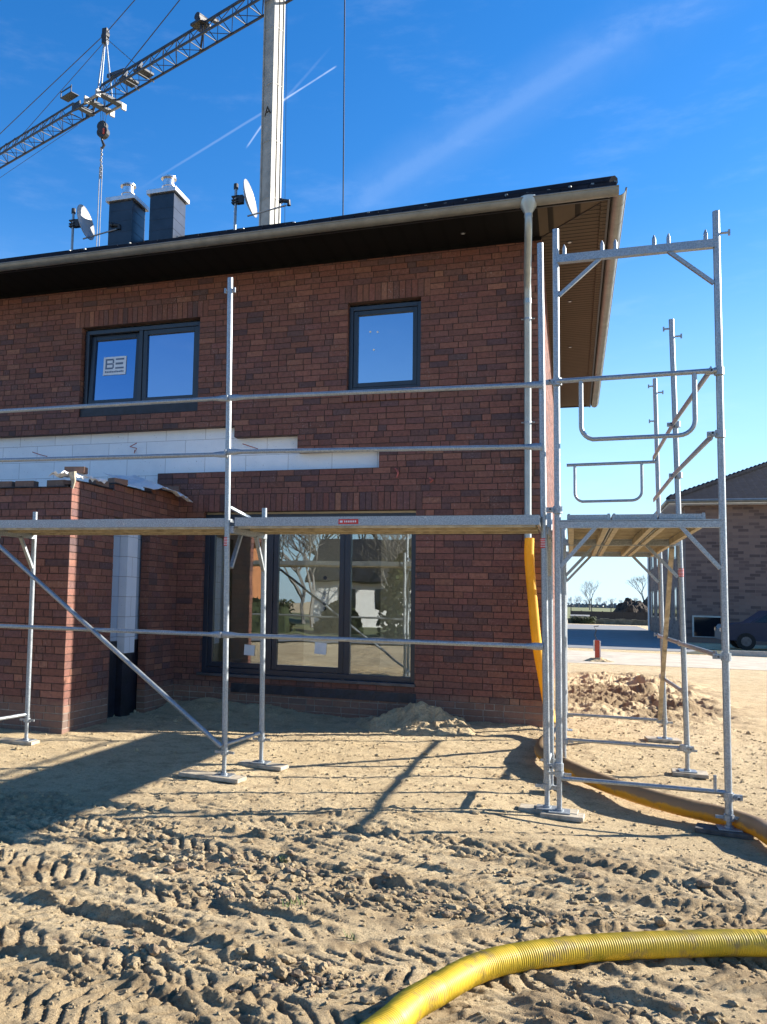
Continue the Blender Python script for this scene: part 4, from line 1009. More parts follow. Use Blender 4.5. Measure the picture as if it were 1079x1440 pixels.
# sand heap in front of the wall
def heap(cx, cy, rx, ry, h, seed, name, m, lab, cat, n=70, jag=.35, attr=True):
    g = MB(); xs = np.linspace(-1.25, 1.25, n); X, Y = np.meshgrid(xs, xs); wx = X + .25 * vn(X * 2, Y * 2, seed + 5); wy = Y + .25 * vn(X * 2, Y * 2, seed + 6)
    r = np.sqrt(wx ** 2 + wy ** 2); H = np.clip(1 - r, 0, 1) ** .9 * h; gx = cx + X * rx; gy_ = cy + Y * ry
    G, _ = ground_h(gx, gy_)
    det = fbm(gx / max(rx, .1) , gy_ / max(rx, .1), 3, 5, seed, .6) * h * jag + fbm(gx, gy_, 14, 3, seed + 9) * .03
    Zz = G + H * (1 + 0) + det * sst(1.15, .7, r) - .06 * sst(.85, 1.15, r)
    for i in range(n):
        for j in range(n): g.v.append((gx[i, j], gy_[i, j], Zz[i, j]))
    for i in range(n - 1):
        for j in range(n - 1): a = i * n + j; g.f.append((a, a + 1, a + n + 1, a + n)); g.m.append(0); g.c.append(None)
    return tag(g.build(name, m, None, smooth=False, loc=(cx, cy, 0)), lab, cat)
heap(-1.78, 10.72, .75, .55, .27, 5, 'sand_heap', MT['sand'], 'small pale sand heap against the facade below the ground floor window', 'sand heap', 90)

# ------------------------------------------------------------------ crane
cr = thing('tower_crane', 'tall construction crane with lattice jib rising behind the roof', 'crane', (-10.45, 29.4, 0))
# square mast turned on edge, its two visible faces ribbed
m_ = MB(); cxm, cym = -10.46, 29.5; hw = .255; rot = Matrix.Rotation(R(-25), 3, 'Z')
mz = 25.1
m_.box((cxm - hw, cym - hw, 0), (cxm + hw, cym + hw, mz), 0, rot, (cxm, cym, 0))
for sx, sy in ((-1, -1), (1, -1), (1, 1), (-1, 1)):
    c = Vector((cxm, cym, 0)) + rot @ Vector((sx * hw, sy * hw, 0)); m_.box((c.x - .03, c.y - .03, 0), (c.x + .03, c.y + .03, mz), 0, rot, (c.x, c.y, 0))
c = Vector((cxm, cym, 0)) + rot @ Vector((hw + .006, 0, 0)); m_.box((c.x - .008, c.y - .015, 0), (c.x + .008, c.y + .015, mz), 1, rot, (c.x, c.y, 0))
for k in range(11):
    zz = 3 + k * 2.2; m_.box((cxm - hw - .012, cym - hw - .012, zz), (cxm + hw + .012, cym + hw + .012, zz + .05), 0, rot, (cxm, cym, zz + .025))
m_.build('mast', [MT['crane_light'], MT['soil']], cr)
fc = bpy.data.curves.new('letter_mark', 'FONT'); fc.body = 'A'; fc.size = .50; fc.extrude = .004; fc.align_x = 'CENTER'
tmp = bpy.data.objects.new('tmp', fc); C.objects.link(tmp); bpy.context.view_layer.update()
me_ = bpy.data.meshes.new_from_object(tmp.evaluated_get(bpy.context.evaluated_depsgraph_get())); bpy.data.objects.remove(tmp)
lo = bpy.data.objects.new('letter_mark', me_); C.objects.link(lo); lo.parent = cr
c = Vector((cxm, cym, 0)) + rot @ Vector((.02, -hw - .012, 0)); lo.location = (c.x + 10.45, c.y - 29.4, 19.42); lo.rotation_euler = (R(90), R(-4), R(-25)); me_.materials.clear(); me_.materials.append(MT['soil'])
m_ = MB(); m_.box((cxm - .55, cym - .55, mz), (cxm + .55, cym + .55, mz + .25)); m_.box((cxm - .35, cym - .35, mz + .25), (cxm + .35, cym + .35, mz + 1.1), 0, Matrix.Rotation(.3, 3, 'Z')); m_.tube([(cxm - .4, cym - .5, mz - .1), (cxm + .5, cym + .4, mz - .1)], .08, 8)
m_.build('slewing_head', MT['crane_dark'], cr)
JZ = 24.0; J0 = Vector((-10.2, 29.28, JZ)); J1 = Vector((-28.1, 36.75, JZ)); jd = (J1 - J0).normalized(); jr = jd.cross(Z).normalized()
J2 = J0 + jd * 27.0
def J(s, side, up): return J0 + jd * s + jr * side + Z * up
m_ = MB(); w = .40; hgt = .80; fold = 12.1
for sd in (-w, w): m_.bar(J(-.5, sd, 0), J(27, sd, 0), .07, .08)
m_.bar(J(-.5, 0, hgt), J(fold - 1.3, 0, hgt), .08, .09); m_.bar(J(fold + .9, 0, hgt * .95), J(27, 0, hgt * .8), .07, .07)
m_.bar(J(fold - 1.3, 0, hgt), J(fold - .2, 0, hgt * .1), .06, .07); m_.bar(J(fold + .9, 0, hgt * .95), J(fold + .1, 0, hgt * .1), .05, .06)
s = -.4; k = 0
while s < 26.4:
    st = .82
    hh = hgt if not (fold - 1.4 < s < fold + .7) else .25
    for sd in (-w, w):
        m_.bar(J(s, sd, 0), J(s + st / 2, 0, hh), .028, .028); m_.bar(J(s + st / 2, 0, hh), J(s + st, sd, 0), .028, .028)
    m_.bar(J(s, -w, 0), J(s, w, 0), .03, .03); m_.bar(J(s, -w if k % 2 else w, 0), J(s + st, w if k % 2 else -w, 0), .022, .022)
    s += st; k += 1
m_.build('jib', MT['crane_dark'], cr)
# fold joint, working platform and winch boxes on the jib
m_ = MB()
def jb(s0, s1, a0, a1, z0_, z1_, mi=0):
    P = [J(s, a, z) for z in (z0_, z1_) for s, a in ((s0, a0), (s1, a0), (s1, a1), (s0, a1))]; i = len(m_.v); m_.v += [tuple(p) for p in P]
    for f in ((0, 3, 2, 1), (4, 5, 6, 7), (0, 1, 5, 4), (1, 2, 6, 5), (2, 3, 7, 6), (3, 0, 4, 7)): m_.f.append(tuple(i + q for q in f)); m_.m.append(mi); m_.c.append(None)
jb(fold - .25, fold + .0, -.45, .45, -.07, .07); jb(fold - .2, fold + .4, -.43, -.36, 0, .3); jb(fold - .2, fold + .4, .36, .43, 0, .3); m_.bar(J(fold - .1, -.4, .1), J(fold + .9, 0, .75), .06, .08); m_.bar(J(fold - .1, .4, .1), J(fold - 1.2, 0, .75), .06, .08)
jb(fold - .1, fold + .75, -.85, -.4, .55, .58, 0); jb(fold - .1, fold + .75, -.85, -.82, .8, .86, 0); jb(fold - .1, fold - .05, -.85, -.82, .55, .9); jb(fold + .7, fold + .75, -.85, -.82, .55, .9)
m_.build('fold_joint', [MT['crane_dark'], MT['crane_light2']], cr)
m_ = MB(); jb(4.0, 4.6, -.3, .3, hgt - .06, hgt + .04); jb(4.15, 4.4, -.2, .05, hgt, hgt + .35)
m_.tube([J(4.3, -.22, hgt + .28), J(4.3, .3, hgt + .28)], .16, 14); m_.tube([J(3.75, .1, hgt + .05), J(3.75, .4, hgt + .1)], .11, 10); m_.bar(J(4.2, .1, hgt), J(4.6, .3, -.05), .07, .1); m_.bar(J(4.2, -.1, hgt), J(3.9, -.3, .1), .06, .08); m_.build('winch', MT['dark'], cr)
m_ = MB()
for s0 in (7.6, 8.6): jb(s0, s0 + .5, -.38, .38, .15, .24); m_.bar(J(s0, .38, -.15), J(s0 + .5, .38, .3), .05, .05, 1); m_.bar(J(s0 + .2, -.38, .2), J(s0 + .4, 0, .7), .08, .12)
m_.bar(J(9.2, .0, hgt + .05), J(10.4, .0, hgt + .25), .12, .16); m_.build('guide_rollers', [MT['crane_dark'], MT['crane_light2']], cr)
# trolley and hook under it
TS = 10.55
m_ = MB()
for ds in (-.5, .35): jb(TS + ds, TS + ds + .3, -.6, .6, -.16, -.04, 0); jb(TS + ds, TS + ds + .08, .6, .85, -.35, -.05, 1); jb(TS + ds, TS + ds + .08, -.85, -.6, -.35, -.05, 1)
jb(TS - .5, TS + .7, .58, .66, -.2, -.1, 1); jb(TS - .5, TS + .7, -.66, -.58, -.2, -.1, 1)
m_.build('trolley', [MT['crane_dark'], MT['crane_light2']], cr)
hk = J(TS + .1, 0, 0); hz = 22.45
m_ = MB()
for ds, dr in ((-.35, -.2), (-.15, .1), (.15, -.1), (.4, .2)): m_.tube([J(TS + ds, dr, -.1), Vector((hk.x, hk.y, hz + .35)) + jd * ds * .55 + jr * dr * .6], .010, 5)
m_.build('hoist_rope', MT['rope'], cr)
m_ = MB(); m_.tube([(hk.x, hk.y - .1, hz + .3), (hk.x, hk.y + .1, hz + .3)], .24, 14); m_.tube([(hk.x + .05, hk.y - .13, hz), (hk.x + .05, hk.y + .13, hz)], .27, 14); m_.box((hk.x - .16, hk.y - .15, hz - .1), (hk.x + .18, hk.y + .15, hz + .35)); m_.box((hk.x + .12, hk.y - .18, hz - .15), (hk.x + .2, hk.y - .12, hz + .1), 1)
m_.tube([(hk.x, hk.y, hz - .1), (hk.x, hk.y, hz - .35), (hk.x + .06, hk.y, hz - .5), (hk.x + .12, hk.y, hz - .6), (hk.x + .05, hk.y, hz - .72), (hk.x - .05, hk.y, hz - .68)], [.05, .05, .06, .07, .06, .03], 8)
m_.build('hook_block', [MT['dark'], MT['red_plastic']], cr)
m_ = MB()
for i in range(16):
    z = hz - .75 - i * .09; q = Vector((hk.x + (.02 if i % 2 else -.02), hk.y, z)); m_.tube([q + Z * .05, q - Z * .05], .03 if i % 3 else .045, 6)
m_.tube([(hk.x - .06, hk.y, hz - 1.6), (hk.x - .08, hk.y, 6)], .02, 6); m_.tube([(hk.x + .07, hk.y, hz - 1.6), (hk.x + .05, hk.y, 6)], .02, 6)
m_.build('sling_chain', MT['crane_light2'], cr)
# king post and stay ropes
kb = J(10.65, 0, hgt); KT = Vector((-20.05, 33.35, 27.2))
m_ = MB()
for ds, dr in ((-.55, -.1), (.35, .1), (-.3, .25), (.1, -.3)): m_.tube([J(10.65 + ds, dr, hgt if abs(dr) < .2 else .1), KT + Vector((.03 * dr, 0, 0))], .035, 6)
m_.bar(J(10.3, 0, hgt) * .5 + KT * .5 + Z * .6 - jd * .0, J(10.9, 0, hgt) * .5 + KT * .5 + Z * .6, .03, .03)
m_.build('king_post', MT['galv'], cr)
m_ = MB(); m_.tube([KT + jr * .1 - Z * .1, KT - jr * .1 - Z * .1], .2, 12); m_.box(tuple(KT - Vector((.12, .12, .5))), tuple(KT + Vector((.12, .12, .2)))); m_.build('rope_pulley', MT['dark'], cr)
MH = Vector((-10.5, 29.4, 27.4)); m_ = MB()
m_.tube([J(24, 0, .7), KT], .022, 6); m_.tube([KT, MH + Z * 3.2], .022, 6); m_.tube([J(17.2, 0, hgt), KT - Z * .35], .016, 5); m_.tube([KT - Z * .2, J(8.4, 0, hgt)], .016, 5)
m_.tube([J(9.2, 0, hgt + .1), MH + Z * 1.5 - jd * -.0], .024, 6); m_.tube([J(13.0, .3, -.2), J(27, .3, -1.1)], .012, 5)
m_.build('stay_rope', MT['rope'], cr)
m_ = MB(); m_.bar((cxm, cym, mz + 1.0), (cxm, cym, 31.0), .3, .3); m_.bar((cxm, cym, 27.3), (-6.2, 26.6, 27.3), .3, .35); m_.build('head_frame', MT['crane_dark'], cr)
m_ = MB(); m_.tube([(-7.13, 27.0, 27.2), (-6.95, 27.0, 6)], .022, 6); m_.tube([(-9.2, 27.0, 27.2), (-8.93, 27.0, 6)], .008, 5); m_.build('hanging_cable', MT['rope'], cr)

# ------------------------------------------------------------------ neighbour house on the right
NX, NY, NE = 4.80, 43.0, 6.15
nb = thing('brick_house', 'pale pinkish brick house with dark tiled hip roof behind the side scaffold', 'house', (NX, NY, 0))
m_ = MB(); m_.box((NX, NY, -.1), (NX + 13, NY + 19, NE)); m_.build('wall', MT['nbbrick'], nb)
m_ = MB(); e = .75; x0, x1, y0, y1 = NX - e, NX + 13 + e, NY - e, NY + 19 + e; hr = (x1 - x0) / 2; rz = NE + .1 + hr * math.tan(R(24))
A, B, Cc, D = (x0, y0, NE + .1), (x1, y0, NE + .1), (x1, y1, NE + .1), (x0, y1, NE + .1); E_, F_ = ((x0 + x1) / 2, y0 + hr, rz), ((x0 + x1) / 2, y1 - hr, rz)
m_.poly([A, B, E_]); m_.poly([B, Cc, F_, E_]); m_.poly([Cc, D, F_]); m_.poly([D, A, E_, F_])
for p, q in ((A, E_), (D, F_), (B, E_)):
    p, q = Vector(p), Vector(q); n = 34
    for i in range(n): a = p.lerp(q, i / n); b_ = p.lerp(q, (i + .92) / n); m_.tube([a + Z * .05, b_ + Z * .09], [.11, .14], 7)
m_.tube([E_, F_], .14, 7); m_.build('roof', MT['tile'], nb)
m_ = MB(); m_.box((x0 + .05, y0 + .05, NE - .06), (x1 - .05, y1 - .05, NE + .08)); m_.build('soffit', MT['white_paint'], nb)
m_ = MB(); m_.tube([(x0 - .03, y0 - .03, NE + .06), (x1, y0 - .03, NE + .06)], .08, 8); m_.tube([(x0 - .03, y0 - .03, NE + .06), (x0 - .03, y1, NE + .06)], .08, 8); m_.build('gutter', MT['zinc'], nb)
m_ = MB(); m_.tube([(NX - .08, NY + 18.85, 0), (NX - .08, NY + 18.85, NE)], .07, 8); m_.build('downpipe', MT['white_paint'], nb)
for y in (46.5, 49.5, 53.5, 55.8, 58.8, 60.2):
    for z0_, z1_ in ((.9, 2.5), (3.9, 5.3)):
        if y == 53.5 and z0_ < 1: z0_ = .05
        m_ = MB(); m_.box((NX - .015, y, z0_), (NX + .02, y + .9, z1_)); wn = m_.build('window', MT['frame'], nb)
        m_ = MB(); m_.box((NX - .022, y + .1, z0_ + .1), (NX - .014, y + .8, z1_ - .1)); m_.build('pane', MT['glass_dark'], wn)
m_ = MB(); frame_rect(m_, NX + .22, NX + 1.45, .25, 1.2, .07, NY - .06, NY + .01, b=.04); wn = m_.build('low_window', MT['zinc_light'], nb)
m_ = MB(); m_.box((NX + .29, NY - .015, .29), (NX + 1.38, NY - .005, 1.13)); m_.build('pane', MT['glass_dark'], wn)
m_ = MB(); m_.box((NX + 4.2, NY - .04, .05), (NX + 6.4, NY + .01, 2.3)); m_.build('terrace_door', MT['frame'], nb)
# low dark patch of planting and things before it
def hedge(lo, hi, m, name, lab, cat, n=500, s=.12, seed=1, kind=None):
    rr = random.Random(seed); g = MB()
    g.box((lo[0] + s, lo[1] + s, lo[2]), (hi[0] - s, hi[1] - s, hi[2] - s * 1.2))
    for i in range(n):
        p = Vector((rr.uniform(lo[0], hi[0]), rr.uniform(lo[1], hi[1]), rr.uniform(lo[2], hi[2])))
        if rr.random() < .75:
            k = rr.choice((1, 2, 2));
            if k == 1: p.y = lo[1] + rr.uniform(-.5, .5) * s
            else: p.z = hi[2] - s + rr.uniform(-.8, 1) * s
        a = Vector((rr.uniform(-1, 1), rr.uniform(-1, 1), rr.uniform(-1, 1))).normalized(); b_ = a.orthogonal().normalized(); q = s * rr.uniform(.4, 1)
        g.poly([p - a * q, p + b_ * q * .5, p + a * q, p - b_ * q * .5])
    o = g.build(name, m, None, loc=((lo[0] + hi[0]) / 2, (lo[1] + hi[1]) / 2, lo[2])); return tag(o, lab, cat, None, kind)
# dark blue car
def car(x, y):
    t = thing('parked_car', 'dark blue car parked before the neighbouring house, half hidden by a scaffold pole', 'car', (x, y, 0))
    prof = [(0, .35), (0, .75), (.12, .92), (.95, 1.02), (1.55, 1.48), (2.9, 1.50), (3.75, 1.08), (4.25, 1.0), (4.35, .7), (4.35, .32)]
    m_ = MB(); w = 1.72
    for s, yy in ((0, y), (1, y + w)): m_.poly([(x + a, yy + (.08 if b_ > 1.1 else 0) * (1 if s == 0 else -1), b_) for a, b_ in (prof if s == 0 else prof[::-1])])
    for (a, b_), (c_, d) in zip(prof, prof[1:] + prof[:1]):
        i1 = .08 if b_ > 1.1 else 0; i2 = .08 if d > 1.1 else 0; m_.poly([(x + a, y + i1, b_), (x + a, y + w - i1, b_), (x + c_, y + w - i2, d), (x + c_, y + i2, d)])
    bevel(m_.build('body', MT['car'], t), .05, 3)
    for pts in ([(1.12, 1.05), (1.62, 1.42), (2.2, 1.43), (2.2, 1.04)], [(2.28, 1.04), (2.28, 1.43), (2.85, 1.43), (3.45, 1.06)]):
        m_ = MB(); m_.poly([(x + a, y + (.0 if b_ < 1.1 else .07) - .008, b_) for a, b_ in pts]); m_.build('side_window', MT['glass_dark'], t)
    for dx in (.82, 3.5):
        for yy in (y - .02, y + w - .18):
            m_ = MB(); m_.tube([(x + dx, yy, .32), (x + dx, yy + .2, .32)], .32, 20); wh = m_.build('wheel', MT['tyre'], t); m_ = MB(); m_.tube([(x + dx, yy - .01, .32), (x + dx, yy + .03, .32)], .18, 14); m_.build('rim', MT['sill'], wh)
    for yy in (y + .05, y + w - .35):
        m_ = MB(); m_.box((x - .02, yy, .66), (x + .1, yy + .3, .8)); m_.build('headlight', MT['glass_dark'], t)
car(5.35, 37.2)

# ------------------------------------------------------------------ road, paths, far land
def sheet(name, pts, z, m, lab):
    g = MB(); g.poly([(x, y, z) for x, y in pts]); tag(g.build(name, m), lab, None, None, 'structure')
sheet('gravel_track', [(-14, 23.6), (4.5, 25.2), (40, 25.8), (40, 32.5), (5, 31.8), (-14, 30.5)], .006, MT['track'], 'pale gravel track crossing behind the building site')
sheet('paved_road', [(-6.5, 33.2), (4.75, 33.6), (4.75, 74), (-6.5, 74)], .010, MT['asphalt'], 'grey paved road between the houses')
sheet('lawn_strip', [(3.4, 32.4), (30, 32.8), (30, 36.8), (4.8, 36.4)], .014, MT['verge'], 'dark green grass strip along the neighbouring plot')
g = MB(); g.box((4.9, 32.35, .0), (7.4, 32.47, .17)); tag(g.build('kerb', MT['concrete']), 'short pale kerb stone in front of the grass strip', 'kerb')
sheet('field', [(-500, 96), (600, 96), (900, 1200), (-900, 1200)], .08, MT['grass'], 'flat green field stretching to the tree line')
def lowwall(lo, hi, m, name, lab, cat):
    g = MB(); g.box(lo, hi); rr = random.Random(4)
    x = lo[0]
    while x < hi[0]: w = rr.uniform(.25, .5); g.box((x, lo[1] - .03, lo[2]), (min(hi[0], x + w * .92), hi[1] + .03, hi[2] + rr.uniform(-.02, .08))); x += w
    tag(g.build(name, m), lab, cat)
lowwall((-.3, 78, 0), (8.2, 78.4, .42), simple('grey_stone', (.16, .16, .12), .95, 0, .3, 2, .6, .05), 'low_wall', 'low grey stone wall across the far end of the road', 'wall')
hedge((-.15, 77.2, .05), (1.9, 77.9, .6), MT['hedge'], 'hedge', 'small dark hedge at the left end of the stone wall', 'hedge', 500, .12, 8)
g = MB(); g.box((-.1, 87.9, .05), (8.6, 88, .98))
for i in range(10): g.box((-.1 + i * .93, 87.82, 0), (-.02 + i * .93, 87.9, 1.03))
tag(g.build('dark_fence', MT['black']), 'long black screen fence in front of the field', 'fence')
g = MB(); g.box((-.1, 86.9, .52), (1.6, 87.0, .65)); g.box((0, 86.9, 0), (.08, 87, .52)); g.box((1.4, 86.9, 0), (1.48, 87, .52)); tag(g.build('barrier_board', MT['white_paint']), 'short white board in front of the black fence', 'barrier')
def dirtheap(cx, cy, rx, ry, h, lab, seed):
    g = MB(); n = 44; xs = np.linspace(-1.1, 1.1, n); X, Y = np.meshgrid(xs, xs); r = np.sqrt(X ** 2 + Y ** 2)
    Zz = np.clip(1 - r ** 1.6, -.05, 1) * h + fbm(X, Y, 3, 4, seed, .6) * h * .35 * sst(1.05, .6, r)
    for i in range(n):
        for j in range(n): g.v.append((cx + X[i, j] * rx, cy + Y[i, j] * ry, Zz[i, j]))
    for i in range(n - 1):
        for j in range(n - 1): a = i * n + j; g.f.append((a, a + 1, a + n + 1, a + n)); g.m.append(0); g.c.append(None)
    tag(g.build('soil_heap', MT['soil']), lab, 'soil heap', 'dark soil heaps beyond the fence')
dirtheap(5.6, 94, 2.3, 2.2, 2.3, 'left dark soil heap showing above the black fence', 3)
dirtheap(8.4, 97, 3.0, 3.0, 2.8, 'right dark soil heap partly hidden by the neighbouring house', 8)
for i, x in enumerate((-.05, 2.0, 3.9)):
    g = MB(); g.tube([(x, 99, 0), (x, 99, 2.4 - .1 * i)], .05, 6); tag(g.build('fence_post', MT['bark'], None, loc=(x, 99, 0)), ('leftmost', 'middle', 'rightmost')[i] + ' thin fence post standing in the field', 'post', 'thin posts in the field')
# marker post with a bent wire
heap(.66, 25.9, .45, .3, .12, 31, 'sand_heap', MT['sand'], 'tiny sand mound round the foot of the red marker post', 'sand heap', 24)
t = thing('marker_post', 'short red and white marker post with a bent wire in the sand', 'marker post', (.66, 25.9, 0))
g0 = gz(.66, 25.9)
g = MB(); g.box((.60, 25.85, g0 - .05), (.72, 25.97, g0 + .58)); g.build('post', MT['red_plastic'], t); g = MB(); g.box((.565, 25.87, g0 + .28), (.598, 25.95, g0 + .58)); g.box((.722, 25.87, g0 + .05), (.75, 25.95, g0 + .56)); g.build('reflector', MT['white_paint'], t)
g = MB(); g.tube([(.66, 25.9, g0 + .55), (.60, 25.9, g0 + .72), (.64, 25.9, g0 + .85), (.58, 25.9, g0 + .95), (.70, 25.9, g0 + .97)], .014, 6); g.build('wire', MT['dark'], t)
# bin and shrub at the left border of the road
t = thing('rubbish_bin', 'dark green wheeled bin at the left edge of the road', 'bin', (-.55, 46, .05)); g = MB(); g.box((-.85, 46, .08), (-.25, 46.7, 1.0)); bevel(g.build('body', MT['hedge'], t), .04); g = MB(); g.box((-.88, 45.96, 1.0), (-.22, 46.75, 1.07)); g.build('lid', MT['dark'], t)
hedge((-1.6, 58, 0), (-.5, 62, 2.1), simple('shrub_leaves', (.12, .13, .035), .8, 0, .4, 2, 0), 'shrub', 'yellowish green shrub at the left edge of the road', 'shrub', 900, .14, 9)

# ------------------------------------------------------------------ bare trees
def bare_tree(seed, h, name, m, depth=5, spread=.55, thick=.035):
    rr = random.Random(seed); g = MB()
    def br(p, d, l, r, k):
        q = p + d * l; mid = p + d * l * .5 + Vector((rr.uniform(-1, 1), rr.uniform(-1, 1), 0)) * l * .05
        g.tube([p, mid, q], [r, r * .85, r * .65], 4 if k > 2 else 3, cap=False)
        if k == 0: return
        n = rr.choice((2, 3, 3)) if k > 1 else 3
        for i in range(n):
            a = rr.uniform(0, 6.283); o = Vector((math.cos(a), math.sin(a), 0)); nd = (d + o * spread * rr.uniform(.6, 1.3) + Z * .12).normalized()
            st = p.lerp(q, rr.uniform(.55, 1)); br(st if i else q, nd, l * rr.uniform(.62, .85), r * .6, k - 1)
    br(Vector((0, 0, 0)), Z, h * .26, h * thick * .6, depth)
    me = g.build(name, m, None); return me
TREE = []
for sd in (3, 8, 15): TREE.append(bare_tree(sd, 8.5, 'bare_tree', MT['bark_far'], 6, .6))
used = [False] * 3
def put_tree(k, x, y, s, rz, lab, grp, m=None):
    if used[k]: o = TREE[k].copy(); C.objects.link(o)
    else: o = TREE[k]; used[k] = True
    o.location = (x, y, -.1); o.scale = (s, s, s); o.rotation_euler = (0, 0, rz); tag(o, lab, 'tree', grp); return o
put_tree(0, 5.4, 290, 1.35, 0, 'broad bare tree on the left of the distant pair', 'bare trees beyond the field')
put_tree(1, 19.0, 265, 1.45, 1, 'taller bare tree on the right of the distant pair, above the soil heap', 'bare trees beyond the field')
i = 0
for k in range(34):
    y = 520 + rnd.uniform(-40, 60); x = -22 + k * 2.9 + rnd.uniform(-1, 1)
    put_tree(k % 3, x, y, rnd.uniform(.62, 1.0), rnd.uniform(0, 6), 'one of the small bare trees in the far row on the horizon', 'far row of bare trees on the horizon')
g = MB(); rr = random.Random(5)
for k in range(1800):
    p = Vector((rr.uniform(-60, 130), 600 + rr.uniform(-6, 6), rr.uniform(0, 2.6) * (0.8 + .3 * math.sin(k)))); a = Vector((rr.uniform(-1, 1), .2, rr.uniform(-.5, 1))).normalized() * rr.uniform(.5, 1.3); b_ = Vector((a.z, 0, -a.x)) * .6
    g.poly([p - a, p + b_, p + a, p - b_])
tag(g.build('far_wood', simple('far_wood_haze', (.16, .17, .19), .95, 0, .2, .05, 0)), 'hazy low wood along the horizon', 'wood', None, 'stuff')

# ------------------------------------------------------------------ what stands behind the camera (mirrored in the panes)
gr = 'gardens mirrored in the ground floor window'
def gable(x0, x1, y0, y1, e, rdg, wallm, roofm, lab, along_x=True):
    t = thing('house', lab, 'house', ((x0 + x1) / 2, y1, 0)); g = MB(); g.box((x0, y0, -.1), (x1, y1, e))
    if along_x:
        ym = (y0 + y1) / 2; g.poly([(x0, y0, e), (x0, y1, e), (x0, ym, rdg)]); g.poly([(x1, y1, e), (x1, y0, e), (x1, ym, rdg)]); g.build('wall', wallm, t)
        g = MB(); g.bar((x0 - .4, (ym + y1 + .4) / 2, (rdg + e) / 2), (x1 + .4, (ym + y1 + .4) / 2, (rdg + e) / 2), math.hypot(y1 + .4 - ym, rdg - e) * 1.02, .12, up=Vector((0, rdg - e, y1 + .4 - ym)).normalized()); g.bar((x0 - .4, (ym + y0 - .4) / 2, (rdg + e) / 2), (x1 + .4, (ym + y0 - .4) / 2, (rdg + e) / 2), math.hypot(ym - y0 + .4, rdg - e) * 1.02, .12, up=Vector((0, -(rdg - e), ym - y0 + .4)).normalized())
    else:
        xm = (x0 + x1) / 2; g.poly([(x0, y1, e), (x1, y1, e), (xm, y1, rdg)]); g.poly([(x1, y0, e), (x0, y0, e), (xm, y0, rdg)]); g.build('wall', wallm, t)
        g = MB()
        for s in (-1, 1):
            xe = x0 - .4 if s < 0 else x1 + .4
            g.bar(((xm + xe) / 2, y0 - .3, (rdg + e) / 2), ((xm + xe) / 2, y1 + .3, (rdg + e) / 2), math.hypot(xm - xe, rdg - e) * 1.02, .12, up=Vector((s * (rdg - e), 0, abs(xm - xe))).normalized())
    g.build('roof', roofm, t)
    return t
h1 = gable(-14.3, -8.6, -33, -27, 2.6, 5.2, MT['white_paint'], MT['tile'], 'white house with dark roof mirrored in the right pane')
for x in (-10.8, -8.6):
    g = MB(); g.box((x - 2, -27.01, 1.0), (x - 1.0, -26.97, 2.2)); g.build('window', MT['glass_dark'], h1)
h2_ = gable(-21.5, -15.6, -23, -16, 4.4, 8.0, MT['orange_wall'], MT['tiles_red'], 'ochre gabled house mirrored in the left pane', False)
g = MB(); g.box((-19.2, -15.99, 1.1), (-17.9, -15.95, 2.4)); g.build('window', MT['glass_dark'], h2_)
hedge((-22, -13.2, 0), (-11.2, -12.2, 1.5), MT['hedge'], 'hedge', 'dark garden hedge mirrored in the middle pane', 'hedge', 2500, .16, 3)
def shrub(x, y, h, r, lab, seed):
    rr = random.Random(seed); g = MB(); g.tube([(x, y, 0), (x, y, h * .7)], [.09, .03], 6, 1)
    for i in range(2600):
        z = rr.random(); R_ = r * (1 - z ** 1.7) ** .6 * rr.uniform(.45, 1) ; a = rr.uniform(0, 6.283); p = Vector((x + R_ * math.cos(a), y + R_ * math.sin(a), .1 + z * h)); q = Vector((rr.uniform(-1, 1), rr.uniform(-1, 1), rr.uniform(-1, 1))).normalized(); b_ = q.orthogonal() * .5; s = .13
        g.poly([p - q * s, p + b_ * s, p + q * s, p - b_ * s])
    tag(g.build('shrub', [MT['hedge'], MT['bark']], None, loc=(x, y, 0)), lab, 'shrub')
shrub(-6.0, -12.5, 3.6, 1.5, 'round dark evergreen mirrored in the right pane', 4)
shrub(-9.9, -16, 1.3, 1.1, 'low dark bush before the white house', 5)
for i, (x, y, s) in enumerate(((-9, -24, .85), (-12.5, -21, .8), (-14.5, -26, 1.0), (-6.5, -22, .85), (-10.6, -36, 1.3), (-17, -40, 1.5), (-6, -38, 1.4), (-13.6, -38, 1.4), (-24, -34, 1.5), (-29, -28, 1.4))):
    put_tree(i % 3, x, y, s, i * 1.7, 'bare garden tree mirrored in the ground floor panes', gr)
sheet('street', [(-60, -11.5), (20, -11.5), (20, -6.5), (-60, -6.5)], .05, MT['asphalt'], 'grey street behind the viewer, mirrored in the window')
sheet('garden_lawn', [(-80, -60), (40, -60), (40, -11.9), (-80, -11.9)], .05, simple('garden_grass', (.16, .17, .06), .95, 0, .4, 1, .4, .05), 'garden lawn behind the street, mirrored in the window')

# a few weeds
m_ = MB()
for x, y in ((-1.32, 4.25), (-1.28, 4.3), (-.95, 4.0), (-1.6, 5.0)):
    z = gz(x, y)
    for i in range(14):
        a = rnd.uniform(0, 6.28); l = rnd.uniform(.02, .05); p = Vector((x + rnd.uniform(-.03, .03), y + rnd.uniform(-.03, .03), z - .003)); q = p + Vector((math.cos(a) * l * .6, math.sin(a) * l * .6, l)); w_ = Vector((-math.sin(a), math.cos(a), 0)) * .004
        m_.poly([p - w_, p + w_, q])
tag(m_.build('weeds', simple('weed_green', (.12, .16, .04), .8, 0, .3, 30, 0)), 'tiny green weeds sprouting from the ruts', 'weeds', None, 'stuff')

